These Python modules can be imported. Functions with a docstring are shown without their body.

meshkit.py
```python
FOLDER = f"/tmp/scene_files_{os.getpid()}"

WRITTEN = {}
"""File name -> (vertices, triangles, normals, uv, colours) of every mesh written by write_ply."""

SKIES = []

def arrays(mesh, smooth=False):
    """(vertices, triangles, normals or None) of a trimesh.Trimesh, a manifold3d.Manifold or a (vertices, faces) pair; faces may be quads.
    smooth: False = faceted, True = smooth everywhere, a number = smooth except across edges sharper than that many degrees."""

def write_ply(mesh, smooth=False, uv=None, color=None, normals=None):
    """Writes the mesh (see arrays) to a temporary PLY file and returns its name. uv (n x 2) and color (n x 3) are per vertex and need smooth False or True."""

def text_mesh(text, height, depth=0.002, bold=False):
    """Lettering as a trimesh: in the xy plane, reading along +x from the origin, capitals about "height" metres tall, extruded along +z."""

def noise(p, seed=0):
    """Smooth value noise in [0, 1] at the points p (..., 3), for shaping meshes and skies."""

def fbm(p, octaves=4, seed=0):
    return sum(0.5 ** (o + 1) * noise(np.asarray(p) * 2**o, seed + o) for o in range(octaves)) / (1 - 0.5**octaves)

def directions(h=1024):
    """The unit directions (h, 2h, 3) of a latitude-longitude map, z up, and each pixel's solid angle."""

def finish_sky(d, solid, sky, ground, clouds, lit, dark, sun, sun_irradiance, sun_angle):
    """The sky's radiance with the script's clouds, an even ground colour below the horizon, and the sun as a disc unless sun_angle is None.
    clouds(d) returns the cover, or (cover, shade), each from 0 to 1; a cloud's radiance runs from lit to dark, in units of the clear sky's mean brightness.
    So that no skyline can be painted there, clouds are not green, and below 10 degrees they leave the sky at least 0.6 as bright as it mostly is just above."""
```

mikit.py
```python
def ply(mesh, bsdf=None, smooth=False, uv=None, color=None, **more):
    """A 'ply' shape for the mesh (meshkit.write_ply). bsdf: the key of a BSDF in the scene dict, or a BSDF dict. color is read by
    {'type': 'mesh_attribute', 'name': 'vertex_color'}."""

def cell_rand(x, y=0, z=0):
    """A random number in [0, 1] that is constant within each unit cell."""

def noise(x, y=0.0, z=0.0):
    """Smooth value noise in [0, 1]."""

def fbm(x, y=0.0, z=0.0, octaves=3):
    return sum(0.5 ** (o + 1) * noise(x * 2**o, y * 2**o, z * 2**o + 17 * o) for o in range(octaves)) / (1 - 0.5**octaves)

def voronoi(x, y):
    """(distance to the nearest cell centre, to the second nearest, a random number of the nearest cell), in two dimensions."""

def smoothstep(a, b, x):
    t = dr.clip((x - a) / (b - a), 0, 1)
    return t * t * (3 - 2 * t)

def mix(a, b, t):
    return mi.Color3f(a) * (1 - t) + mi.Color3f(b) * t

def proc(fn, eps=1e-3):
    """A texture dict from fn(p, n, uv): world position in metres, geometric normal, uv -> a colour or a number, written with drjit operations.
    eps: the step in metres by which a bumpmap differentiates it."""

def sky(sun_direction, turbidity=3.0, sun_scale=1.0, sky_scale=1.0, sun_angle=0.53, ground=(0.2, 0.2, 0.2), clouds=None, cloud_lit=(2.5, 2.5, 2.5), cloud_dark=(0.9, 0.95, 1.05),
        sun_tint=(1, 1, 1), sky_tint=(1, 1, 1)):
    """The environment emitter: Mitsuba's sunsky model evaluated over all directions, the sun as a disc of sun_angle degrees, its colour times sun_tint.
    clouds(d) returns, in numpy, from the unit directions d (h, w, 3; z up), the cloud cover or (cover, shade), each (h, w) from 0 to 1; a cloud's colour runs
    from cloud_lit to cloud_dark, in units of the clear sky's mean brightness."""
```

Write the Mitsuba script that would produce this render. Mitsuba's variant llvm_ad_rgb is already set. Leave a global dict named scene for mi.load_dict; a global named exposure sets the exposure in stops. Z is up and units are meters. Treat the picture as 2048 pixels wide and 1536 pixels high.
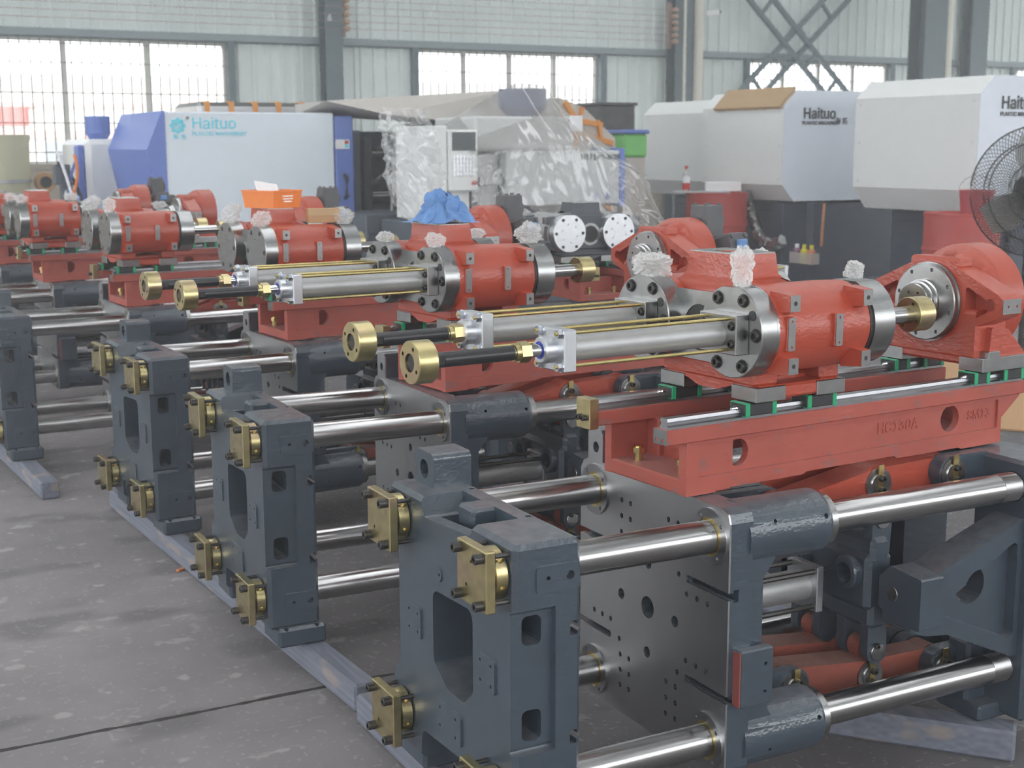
import math, random
import numpy as np, trimesh
import mitsuba as mi, drjit as dr
import manifold3d as m3
import mikit, meshkit
from mikit import proc, noise, fbm, voronoi, smoothstep, mix, cell_rand

random.seed(7)
RNG = np.random.default_rng(7)
scene, labels = {}, {}
ZF = 0.19                      # height of the lower tie bars above the floor
PI = math.pi

# ------------------------------------------------------------------ camera, sky, exposure
F, PITCH, ROLL, YAW = 2735.547, 0.172193, -0.00337, 1.083120
CAM = np.array([-0.981687, -2.001032, 1.118676 + ZF])
fw = np.array([math.cos(PITCH) * math.cos(YAW), math.cos(PITCH) * math.sin(YAW), -math.sin(PITCH)])
rt = np.array([math.sin(YAW), -math.cos(YAW), 0.0])
upv = np.cross(rt, fw)
upv = -math.sin(ROLL) * rt + math.cos(ROLL) * upv
T4 = mi.ScalarTransform4f
scene['camera'] = dict(type='thinlens', fov=2 * math.degrees(math.atan(1024 / F)), fov_axis='x', near_clip=0.05, far_clip=400.0,
                       aperture_radius=0.0022, focus_distance=2.6,
                       to_world=T4().look_at(origin=CAM.tolist(), target=(CAM + fw).tolist(), up=upv.tolist()))


def clouds(d):
    n = meshkit.fbm(d * 2.3, 4, 5)
    return np.ones(d.shape[:2]), np.clip(n * 1.1 - 0.35, 0, 1)


scene['sky'] = mikit.sky((0.3, -0.5, 0.8), turbidity=4.0, sun_scale=0.0, clouds=clouds, cloud_lit=(1.75, 1.8, 1.85), cloud_dark=(1.35, 1.42, 1.5), ground=(0.34, 0.34, 0.33))
exposure = 4.7

# ------------------------------------------------------------------ materials


def pr(color, rough=0.5, metal=0.0, spec=0.5, bump=None, bscale=1.0, two=True, **k):
    c = {'type': 'rgb', 'value': list(color)} if isinstance(color, (tuple, list)) else proc(color)
    r = rough if isinstance(rough, (int, float)) else proc(rough)
    b = dict(type='principled', base_color=c, roughness=r, metallic=metal, **k)
    if metal == 0:
        b['specular'] = spec
    if bump is not None:
        b = {'type': 'bumpmap', 'arbitrary': proc(bump, 4e-4), 'scale': bscale, 'bsdf': b}
    return {'type': 'twosided', 'bsdf': b} if two else b


def paint(base, var=0.16, dust=(0.30, 0.29, 0.29), dusty=0.35, s=9.0):
    def fn(p, n, uv):
        v = fbm(p.x * s, p.y * s, p.z * s)
        g = fbm(p.x * s * 6, p.y * s * 6, p.z * s * 6 + 3)
        c = mi.Color3f(base) * (1 - var + 2 * var * v)
        up = smoothstep(0.55, 0.95, n.z) * dusty * (0.5 + g)
        return mix(c, dust, dr.clip(up, 0, 1))
    return fn


def cast_bump(p, n, uv):
    return fbm(p.x * 230, p.y * 230, p.z * 230, 2) * 0.0007 + fbm(p.x * 75, p.y * 75, p.z * 75, 2) * 0.0007


def steel_col(base, s=30.0, var=0.12):
    def fn(p, n, uv):
        v = fbm(p.x * s, p.y * s * 1.3, p.z * s)
        return mi.Color3f(base) * (1 - var + 2 * var * v)
    return fn


def concrete(p, n, uv):
    a = fbm(p.x * 1.1, p.y * 1.1, 0.0, 4)
    b = fbm(p.x * 7, p.y * 7, 2.0, 3)
    c = mi.Color3f(0.205, 0.188, 0.190) * (0.66 + 0.46 * a + 0.24 * b)
    speck = smoothstep(0.70, 0.82, fbm(p.x * 16, p.y * 19, 5.0, 4))
    c = mix(c, (0.42, 0.40, 0.38), speck * 0.45)
    dark = smoothstep(0.60, 0.78, fbm(p.x * 3.1, p.y * 5.1, 9.0, 3))
    c = mix(c, (0.085, 0.078, 0.080), dark * 0.45)
    oil = smoothstep(-0.25, 0.55, p.x - 0.10 * p.y + 0.5 * (a - 0.5)) * (1 - smoothstep(4.0, 7.0, p.x))  # oil is only a tone mask: concrete darker along the machine row
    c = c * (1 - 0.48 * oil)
    grit = smoothstep(0.8, 0.9, noise(p.x * 90, p.y * 90, 1.0))
    c = mix(c, (0.34, 0.33, 0.32), grit * 0.25)
    jy = dr.abs(p.y - 1.03 - 0.006 * (noise(p.x * 9, 1.0, 0.0) - 0.5)) < 0.0055 + 0.004 * noise(p.x * 40, 2.0, 0.0)
    jx = dr.abs(p.x + 5.0) < 0.006
    return dr.select(jy | jx, mi.Color3f(0.035, 0.033, 0.03), c)


def wood_paint(p, n, uv):
    g = noise(p.x * 120, p.y * 5, p.z * 120)
    w = smoothstep(0.55, 0.75, fbm(p.x * 16, p.y * 8, p.z * 22, 3))
    return mix(mi.Color3f(0.155, 0.165, 0.20) * (0.8 + 0.35 * g), (0.30, 0.235, 0.19), w * 0.55)


def red_frame(p, n, uv):
    v = fbm(p.x * 9, p.y * 9, p.z * 9)
    c = mi.Color3f(0.335, 0.073, 0.052) * (0.84 + 0.32 * v)
    w = smoothstep(0.62, 0.78, fbm(p.x * 21, p.y * 21, p.z * 34, 3))
    c = mix(c, (0.17, 0.12, 0.12), w * 0.4)
    return mix(c, (0.30, 0.20, 0.19), smoothstep(0.6, 0.95, n.z) * 0.45)


def rainbow_zinc(p, n, uv):
    v = fbm(p.x * 22, p.y * 22, p.z * 22, 3)
    return mix((0.57, 0.48, 0.245), (0.58, 0.41, 0.29), smoothstep(0.5, 0.72, v) * 0.55) * (0.85 + 0.2 * noise(p.x * 70, p.y * 70, p.z * 70))


MATS = {
    'dark_paint': pr(paint((0.036, 0.050, 0.066), dusty=0.2), 0.23, spec=0.7, clearcoat=0.8, clearcoat_gloss=0.85, bump=cast_bump, bscale=1.0),
    'black_paint': pr(paint((0.030, 0.034, 0.040), dusty=0.2), 0.38, spec=0.5, bump=cast_bump),
    'red_paint': pr(paint((0.36, 0.054, 0.027), 0.10, (0.45, 0.13, 0.09), 0.22), 0.30, spec=0.55, clearcoat=0.4, clearcoat_gloss=0.75, bump=cast_bump),
    'red_frame': pr(red_frame, 0.52, spec=0.4, bump=cast_bump),
    'red_primer': pr((0.20, 0.05, 0.04), 0.7),
    'rusty_red': pr(paint((0.24, 0.062, 0.040), 0.3, (0.22, 0.13, 0.11), 0.7), 0.6, spec=0.3, bump=cast_bump),
    'machined': pr(steel_col((0.38, 0.38, 0.375), 40), 0.27, 1.0),
    'machined_face': pr(steel_col((0.46, 0.46, 0.465), 5, 0.08), 0.37, 1.0),
    'polished': pr(steel_col((0.47, 0.46, 0.455), 12, 0.10), 0.21, 1.0),
    'ground_steel': pr(steel_col((0.50, 0.50, 0.50), 18, 0.08), 0.24, 1.0),
    'rail_steel': pr((0.34, 0.34, 0.35), 0.34, 1.0),
    'aluminium': pr(steel_col((0.66, 0.67, 0.69), 60, 0.05), 0.34, 1.0),
    'chrome': pr((0.70, 0.71, 0.73), 0.10, 1.0),
    'tube_grey': pr(steel_col((0.40, 0.40, 0.395), 25, 0.10), 0.44, 0.6),
    'zinc_nut': pr((0.62, 0.65, 0.70), 0.25, 1.0),
    'brass': pr(rainbow_zinc, 0.30, 1.0),
    'brass_plug': pr((0.70, 0.56, 0.24), 0.25, 1.0),
    'black_oxide': pr((0.055, 0.052, 0.050), 0.34, 0.6),
    'black_rod': pr((0.045, 0.044, 0.046), 0.30, 0.55),
    'bore': pr((0.025, 0.024, 0.024), 0.6),
    'rubber': pr((0.02, 0.02, 0.021), 0.5),
    'green_plastic': pr((0.012, 0.30, 0.13), 0.40),
    'blue_seal': pr((0.03, 0.05, 0.34), 0.4),
    'rust_inside': pr((0.18, 0.07, 0.025), 0.8),
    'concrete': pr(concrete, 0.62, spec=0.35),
    'beam': pr(wood_paint, 0.7, spec=0.25),
    'wall_sheet': pr(lambda p, n, uv: mi.Color3f(0.70, 0.755, 0.73) * (0.92 + 0.14 * fbm(p.x * 1.5, p.z * 0.7, 0.0)), 0.55, spec=0.35),
    'girt': pr((0.27, 0.32, 0.335), 0.55),
    'column_paint': pr((0.125, 0.165, 0.18), 0.5),
    'brick_paint': pr((0.36, 0.31, 0.25), 0.8),
    'roof': pr((0.40, 0.42, 0.42), 0.6),
    'white_panel': pr((0.74, 0.745, 0.73), 0.42),
    'white_side': pr((0.66, 0.70, 0.77), 0.42),
    'panel_pale_blue': pr((0.68, 0.73, 0.78), 0.42),
    'blue_panel': pr((0.125, 0.19, 0.50), 0.42),
    'film_shaded_panel': pr((0.56, 0.565, 0.56), 0.5),  # white panel colour greyed to hold the shade under the film
    'hopper_blue': pr((0.075, 0.10, 0.21), 0.45),
    'slate_base': pr((0.085, 0.098, 0.118), 0.45),
    'navy_base': pr((0.055, 0.068, 0.095), 0.45),
    'grey_cast': pr(paint((0.062, 0.068, 0.078), dusty=0.5), 0.45, bump=cast_bump),
    'motor_grey': pr(paint((0.085, 0.083, 0.088), 0.25, dusty=0.35), 0.55, bump=cast_bump),
    'black_ink': pr((0.02, 0.02, 0.022), 0.5),
    'cyan_ink': pr((0.12, 0.62, 0.74), 0.5),
    'blue_ink': pr((0.09, 0.16, 0.46), 0.5),
    'white_ink': pr((0.8, 0.8, 0.8), 0.5),
    'red_plastic': pr((0.50, 0.03, 0.03), 0.35),
    'drum_red': pr(lambda p, n, uv: mi.Color3f(0.40, 0.055, 0.045) * (0.85 + 0.3 * fbm(p.x * 5, p.y * 5, p.z * 5)), 0.42),
    'bucket_red': pr((0.36, 0.05, 0.06), 0.4),
    'cardboard': pr((0.44, 0.30, 0.17), 0.85),
    'kraft': pr((0.40, 0.235, 0.12), 0.85),
    'orange_plastic': pr((0.75, 0.20, 0.035), 0.42),
    'blue_cloth': pr(lambda p, n, uv: mi.Color3f(0.125, 0.24, 0.47) * (0.8 + 0.4 * fbm(p.x * 40, p.y * 40, p.z * 40)), 0.85, sheen=0.6),
    'paper_white': pr((0.78, 0.78, 0.78), 0.7),
    'tape_orange': pr((0.70, 0.29, 0.06), 0.45),
    'cream_pipe': pr((0.66, 0.63, 0.54), 0.45),
    'fan_black': pr((0.018, 0.019, 0.020), 0.40),
    'screen_dark': pr((0.05, 0.065, 0.07), 0.15),
    'beige_plastic': pr((0.50, 0.48, 0.33), 0.45),
    'wire_rust': pr((0.36, 0.26, 0.23), 0.6),
    'insulator': pr((0.42, 0.28, 0.20), 0.5),
    'grille': pr((0.30, 0.29, 0.26), 0.6),
    'frame_white': pr((0.62, 0.62, 0.58), 0.5),
    'glass': {'type': 'thindielectric', 'int_ior': 1.5},
    'ext_wall': pr((0.72, 0.70, 0.66), 0.8),
    'ext_pink': pr((0.60, 0.42, 0.38), 0.8),
    'ext_red': pr((0.55, 0.12, 0.10), 0.7),
    'ext_dark': pr((0.32, 0.35, 0.38), 0.4),
    'lime_plastic': pr((0.20, 0.55, 0.16), 0.5),
    'film': {'type': 'blendbsdf', 'weight': 0.09, 'a': {'type': 'thindielectric', 'int_ior': 1.5},
             'b': {'type': 'principledthin', 'base_color': {'type': 'rgb', 'value': [0.80, 0.79, 0.77]}, 'roughness': 0.30, 'spec_trans': 0.0, 'diff_trans': 0.9}},
    'film_dense': {'type': 'blendbsdf', 'weight': 0.32, 'a': {'type': 'thindielectric', 'int_ior': 1.5},
             'b': {'type': 'principledthin', 'base_color': {'type': 'rgb', 'value': [0.66, 0.64, 0.61]}, 'roughness': 0.20, 'spec_trans': 0.0, 'diff_trans': 0.7, 'spec_tint': 0.0}},
    'bubble': {'type': 'blendbsdf', 'weight': 0.30, 'a': {'type': 'thindielectric', 'int_ior': 1.5},
               'b': {'type': 'principledthin', 'base_color': {'type': 'rgb', 'value': [0.84, 0.84, 0.82]}, 'roughness': 0.10, 'spec_trans': 0.0, 'diff_trans': 0.8}},
    'tarp': pr((0.52, 0.485, 0.44), 0.55),
    'bottle_clear': {'type': 'thindielectric', 'int_ior': 1.45},
    'paint_purple': pr((0.24, 0.12, 0.20), 0.3),
    'paint_yellow': pr((0.65, 0.55, 0.04), 0.4),
    'paint_orange': pr((0.50, 0.19, 0.08), 0.4),
    'foil': pr((0.33, 0.33, 0.33), 0.28, 0.9),
}
for k_, b_ in MATS.items():
    scene['mat_' + k_] = b_

# ------------------------------------------------------------------ mesh helpers (manifold3d)


def tf(m, M):
    return m.transform(np.asarray(M, float)[:3, :4])


AX = {'x': np.array([[0, 0, 1, 0], [1, 0, 0, 0], [0, 1, 0, 0.0]]),      # (u,v,w) -> x=w, y=u, z=v
      'y': np.array([[1, 0, 0, 0], [0, 0, 1, 0], [0, 1, 0, 0.0]]),      # x=u, z=v, y=w
      'z': np.array([[1, 0, 0, 0], [0, 1, 0, 0], [0, 0, 1, 0.0]])}


def prism(ax, pts, a0, a1, holes=()):
    cs = m3.CrossSection([np.asarray(pts, float)], m3.FillRule.NonZero) if not isinstance(pts, m3.CrossSection) else pts
    for h in holes:
        cs = cs - (m3.CrossSection([np.asarray(h, float)], m3.FillRule.NonZero) if not isinstance(h, m3.CrossSection) else h)
    return m3.Manifold.extrude(cs, a1 - a0).translate([0, 0, a0]).transform(AX[ax])


def circ(c, r, n=28, ph=0.0):
    a = np.arange(n) * 2 * PI / n + ph
    return np.stack([c[0] + r * np.cos(a), c[1] + r * np.sin(a)], 1)


def rrect(u0, u1, v0, v1, r, n=4):
    out = []
    for (cu, cv, a0) in ((u1 - r, v1 - r, 0), (u0 + r, v1 - r, 90), (u0 + r, v0 + r, 180), (u1 - r, v0 + r, 270)):
        for k in range(n + 1):
            a = math.radians(a0 + 90 * k / n)
            out.append((cu + r * math.cos(a), cv + r * math.sin(a)))
    return np.array(out)


def rpoly(pts, r, n=6):
    cs = m3.CrossSection([np.asarray(pts, float)], m3.FillRule.NonZero)
    return cs.offset(-r, m3.JoinType.Round, 2.0, n * 4).offset(r, m3.JoinType.Round, 2.0, n * 4)


def box(x0, x1, y0, y1, z0, z1, c=0.0):
    if c <= 0:
        return m3.Manifold.cube([x1 - x0, y1 - y0, z1 - z0]).translate([x0, y0, z0])
    P = []
    for sx in (0, 1):
        for sy in (0, 1):
            for sz in (0, 1):
                x, y, z = (x0, x1)[sx], (y0, y1)[sy], (z0, z1)[sz]
                ix, iy, iz = c * (1 - 2 * sx), c * (1 - 2 * sy), c * (1 - 2 * sz)
                P += [(x, y + iy, z + iz), (x + ix, y, z + iz), (x + ix, y + iy, z)]
    return m3.Manifold.hull_points(np.array(P))


def lathe(ax, c, prof, n=36):
    """prof: (a, r) along the axis."""
    pts = [(max(r, 0), a) for a, r in prof]
    cs = m3.CrossSection([np.array(pts)], m3.FillRule.NonZero)
    if cs.area() < 1e-12:
        cs = m3.CrossSection([np.array(pts[::-1])], m3.FillRule.NonZero)
    m = m3.Manifold.revolve(cs, n)
    off = {'x': (0, c[0], c[1]), 'y': (c[0], 0, c[1]), 'z': (c[0], c[1], 0)}[ax]
    return m.transform(AX[ax]).translate(off)


def cyl(ax, c, r, a0, a1, n=28, ch=0.0):
    if ch <= 0:
        return prism(ax, circ(c, r, n), a0, a1)
    return lathe(ax, c, [(a0, 0), (a0, r - ch), (a0 + ch, r), (a1 - ch, r), (a1, r - ch), (a1, 0)], n)


def ring(ax, c, r0, r1, a0, a1, n=32):
    return prism(ax, circ(c, r1, n), a0, a1, [circ(c, r0, n)])


def U(*ms):
    flat = []
    for m in ms:
        flat += m if isinstance(m, list) else [m]
    return m3.Manifold.batch_boolean(flat, m3.OpType.Add) if len(flat) > 1 else flat[0]


def cat(*ms):
    """plain concatenation of meshes"""
    out = []
    for m in ms:
        for k in (m if isinstance(m, list) else [m]):
            if isinstance(k, m3.Manifold):
                g = k.to_mesh()
                k = trimesh.Trimesh(g.vert_properties[:, :3], g.tri_verts, process=False)
            out.append(k)
    return trimesh.util.concatenate(out)


def tube(pts, r, n=6, closed=False):
    pts = np.asarray(pts, float)
    t = np.gradient(pts, axis=0)
    if closed:
        t = np.roll(pts, -1, 0) - np.roll(pts, 1, 0)
    t /= np.linalg.norm(t, axis=1, keepdims=True) + 1e-12
    ref = np.array([0, 0, 1.0]) if abs(t[:, 2]).mean() < 0.8 else np.array([1.0, 0, 0])
    a = np.cross(t, ref)
    a /= np.linalg.norm(a, axis=1, keepdims=True) + 1e-12
    b = np.cross(a, t)
    ph = np.arange(n) * 2 * PI / n
    V = (pts[:, None] + r * (np.cos(ph)[None, :, None] * a[:, None] + np.sin(ph)[None, :, None] * b[:, None])).reshape(-1, 3)
    Fc, m = [], len(pts)
    for i in range(m if closed else m - 1):
        j = (i + 1) % m
        for k in range(n):
            q = (k + 1) % n
            Fc += [(i * n + k, j * n + k, j * n + q), (i * n + k, j * n + q, i * n + q)]
    if not closed:
        for e, s in ((0, 1), (m - 1, -1)):
            for k in range(1, n - 1):
                f = (e * n, e * n + k, e * n + k + 1)
                Fc.append(f if s > 0 else f[::-1])
    return trimesh.Trimesh(V, np.array(Fc), process=False)


def bar2(p, q, w, h=None):
    """square bar between two points"""
    p, q = np.array(p, float), np.array(q, float)
    d = q - p
    L = np.linalg.norm(d)
    d /= L
    ref = np.array([0, 0, 1.0]) if abs(d[2]) < 0.9 else np.array([0, 1.0, 0])
    a = np.cross(ref, d)
    a /= np.linalg.norm(a)
    b = np.cross(d, a)
    h = h or w
    M = np.eye(4)
    M[:3, 0], M[:3, 1], M[:3, 2], M[:3, 3] = d, a, b, p
    return tf(box(0, L, -w / 2, w / 2, -h / 2, h / 2), M)


def text_on(txt, h, depth, origin, right, up, bold=False):
    """lettering whose lower left corner lies at origin, as a trimesh; it faces right x up"""
    m = meshkit.text_mesh(txt, h, depth, bold)
    R = np.eye(4)
    r, u = np.array(right, float), np.array(up, float)
    R[:3, 0], R[:3, 1], R[:3, 2], R[:3, 3] = r, u, np.cross(r, u), origin
    m.apply_transform(R)
    return m


# ------------------------------------------------------------------ things and parts
used = {}


def numbered(base):
    n = used.get(base, -1) + 1
    used[base] = n
    return base if n == 0 else f'{base}_{n:03d}'


PLY = {}


def weighted_ply(mesh, mat, angle):
    """smooth shading in which large flat faces keep their own normal and only the fillets between them are blended"""
    if isinstance(mesh, m3.Manifold):
        g = mesh.to_mesh()
        mesh = trimesh.Trimesh(g.vert_properties[:, :3], g.tri_verts, process=False)
    mesh = trimesh.Trimesh(mesh.vertices, mesh.faces, process=False)
    mesh.merge_vertices()
    fn = mesh.face_normals if len(mesh.face_normals) == len(mesh.faces) else None
    tri = mesh.triangles
    cr = np.cross(tri[:, 1] - tri[:, 0], tri[:, 2] - tri[:, 0])
    ar = np.linalg.norm(cr, axis=1) / 2
    fn = cr / np.maximum(2 * ar[:, None], 1e-20)
    adj, ang = mesh.face_adjacency, mesh.face_adjacency_angles
    from scipy.sparse import coo_matrix
    from scipy.sparse.csgraph import connected_components
    nF = len(fn)

    def comps(mask):
        a = adj[mask]
        return connected_components(coo_matrix((np.ones(len(a)), (a[:, 0], a[:, 1])), shape=(nF, nF)), directed=False)[1]

    flat = comps(ang < math.radians(0.6))
    fa = np.bincount(flat, ar)[flat]
    grp = comps(ang < math.radians(angle))
    key = mesh.faces.astype(np.int64) * (grp.max() + 1) + grp[:, None]
    uq, inv = np.unique(key.ravel(), return_inverse=True)
    inv = inv.reshape(-1, 3)
    V = np.zeros((len(uq), 3))
    V[inv.ravel()] = mesh.vertices[mesh.faces.ravel()]
    N = np.zeros((len(uq), 3))
    e = [tri[:, (k + 1) % 3] - tri[:, k] for k in range(3)]
    for k in range(3):
        u, v = e[k], -e[(k + 2) % 3]
        c_ = (u * v).sum(1) / np.maximum(np.linalg.norm(u, axis=1) * np.linalg.norm(v, axis=1), 1e-20)
        w = np.arccos(np.clip(c_, -1, 1)) * fa ** 1.5
        np.add.at(N, inv[:, k], fn * w[:, None])
    L = np.linalg.norm(N, axis=1, keepdims=True)
    N = np.where(L > 1e-30, N / np.maximum(L, 1e-30), [0, 0, 1.0])
    path = meshkit.write_ply((V, inv), False, normals=N)
    return {'type': 'ply', 'filename': path, 'face_normals': False, 'bsdf': {'type': 'ref', 'id': 'mat_' + mat}}


def make_ply(mesh, mat, smooth):
    if smooth is True or smooth is False or smooth is None:
        return mikit.ply(mesh, 'mat_' + mat, smooth)
    return weighted_ply(mesh, mat, smooth)


def ply_of(ck, fn, mat, smooth):
    key = (ck, mat)
    if ck is None:
        return make_ply(fn() if callable(fn) else fn, mat, smooth)
    if key not in PLY:
        PLY[key] = make_ply(fn() if callable(fn) else fn, mat, smooth)
    return PLY[key]


def I4():
    return np.eye(4)


def Tm(x=0, y=0, z=0, rz=0.0):
    c, s = math.cos(rz), math.sin(rz)
    return np.array([[c, -s, 0, x], [s, c, 0, y], [0, 0, 1, z], [0, 0, 0, 1.0]])


class Thing:
    def __init__(self, base, label, cat_, M=None, group=None, kind=None):
        self.key = numbered(base)
        self.M = np.eye(4) if M is None else M
        labels[self.key] = {}
        if label:
            labels[self.key]['label'] = label
        if cat_:
            labels[self.key]['category'] = cat_
        if group:
            labels[self.key]['group'] = group
        if kind:
            labels[self.key]['kind'] = kind

    def add(self, part, fn, mat, ck=None, M=None, smooth=30, parent=None, label=None, kind=None):
        base = f'{parent or self.key}__{part}'
        key = numbered(base)
        W = self.M if M is None else self.M @ M
        scene[key] = {**ply_of(ck, fn, mat, smooth), 'to_world': T4(W.tolist())}
        if label or kind:
            labels[key] = {}
            if label:
                labels[key]['label'] = label
            if kind:
                labels[key]['kind'] = kind
        return key

    def solo(self, fn, mat, ck=None, M=None, smooth=30):
        """the thing is this one mesh"""
        W = self.M if M is None else self.M @ M
        scene[self.key] = {**ply_of(ck, fn, mat, smooth), 'to_world': T4(W.tolist())}
        return self.key


def shell(base, fn, mat, smooth=False, label=None):
    t = Thing(base, label, None, kind='structure')
    t.solo(fn, mat, smooth=smooth)
    return t


# ------------------------------------------------------------------ the hall
X0, X1, Y0, Y1, ZR = -9.0, 24.0, -9.0, 16.5, 7.4
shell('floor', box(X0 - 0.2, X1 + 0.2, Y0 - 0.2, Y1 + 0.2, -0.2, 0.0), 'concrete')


def sheet_profile(w, pitch=0.2, t=0.006, rib=0.028):
    x, top = 0.0, []
    while x < w - 1e-6:
        top += [(x, 0), (x + 0.07, 0), (x + 0.085, -rib), (x + 0.115, -rib), (x + 0.13, 0)]
        x += pitch
    top = [p for p in top if p[0] <= w] + [(w, 0)]
    bot = [(p[0], p[1] + t) for p in top[::-1]]
    return top + bot


def sheet_panels(wall, spans, z0, z1, y):
    for a, b in spans:
        n = max(1, round((b - a) / 0.82))
        w = (b - a) / n
        for i in range(n):
            wall.add('panel', lambda: prism('z', sheet_profile(w + 0.03), z0, z1), 'wall_sheet', ck=('sheet', round(w, 3), z0, z1), M=Tm(a + i * w, y + 0.007 * (i % 2), 0), smooth=False)


WINS = [(0.2, 4.54), (7.24, 10.40), (13.17, 16.31), (19.26, 22.4)]
SILL, HEAD = 1.09, 2.69
wb = Thing('wall_back', None, None, kind='structure')
sheet_panels(wb, [(X0, 5.9), (5.9, 11.72), (11.72, 16.7), (16.7, X1)], 2.78, ZR, Y1)
sheet_panels(wb, [(X0, 0.18), (4.56, 7.22), (10.42, 13.15), (16.33, 19.24), (22.42, X1)], SILL - 0.03, 2.75, Y1)
wb.add('plinth', box(X0, X1, Y1 - 0.02, Y1 + 0.22, 0, SILL - 0.03), 'brick_paint', smooth=False)
wb.add('girt', box(X0, X1, Y1 - 0.10, Y1 - 0.03, 2.70, 2.80, 0.008), 'girt', smooth=False)
wb.add('lintel', box(X0, X1, Y1 - 0.035, Y1 + 0.14, 2.685, 2.80), 'column_paint', smooth=False)
wb.add('sill', box(X0, X1, Y1 - 0.04, Y1 + 0.16, SILL - 0.05, SILL + 0.01), 'brick_paint', smooth=False)
for a, b in WINS:
    for e in (a, b):
        wb.add('jamb', lambda: box(-0.05, 0.05, -0.09, 0.02, SILL, 2.72), 'column_paint', ck='jamb', M=Tm(e, Y1, 0), smooth=False)
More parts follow.
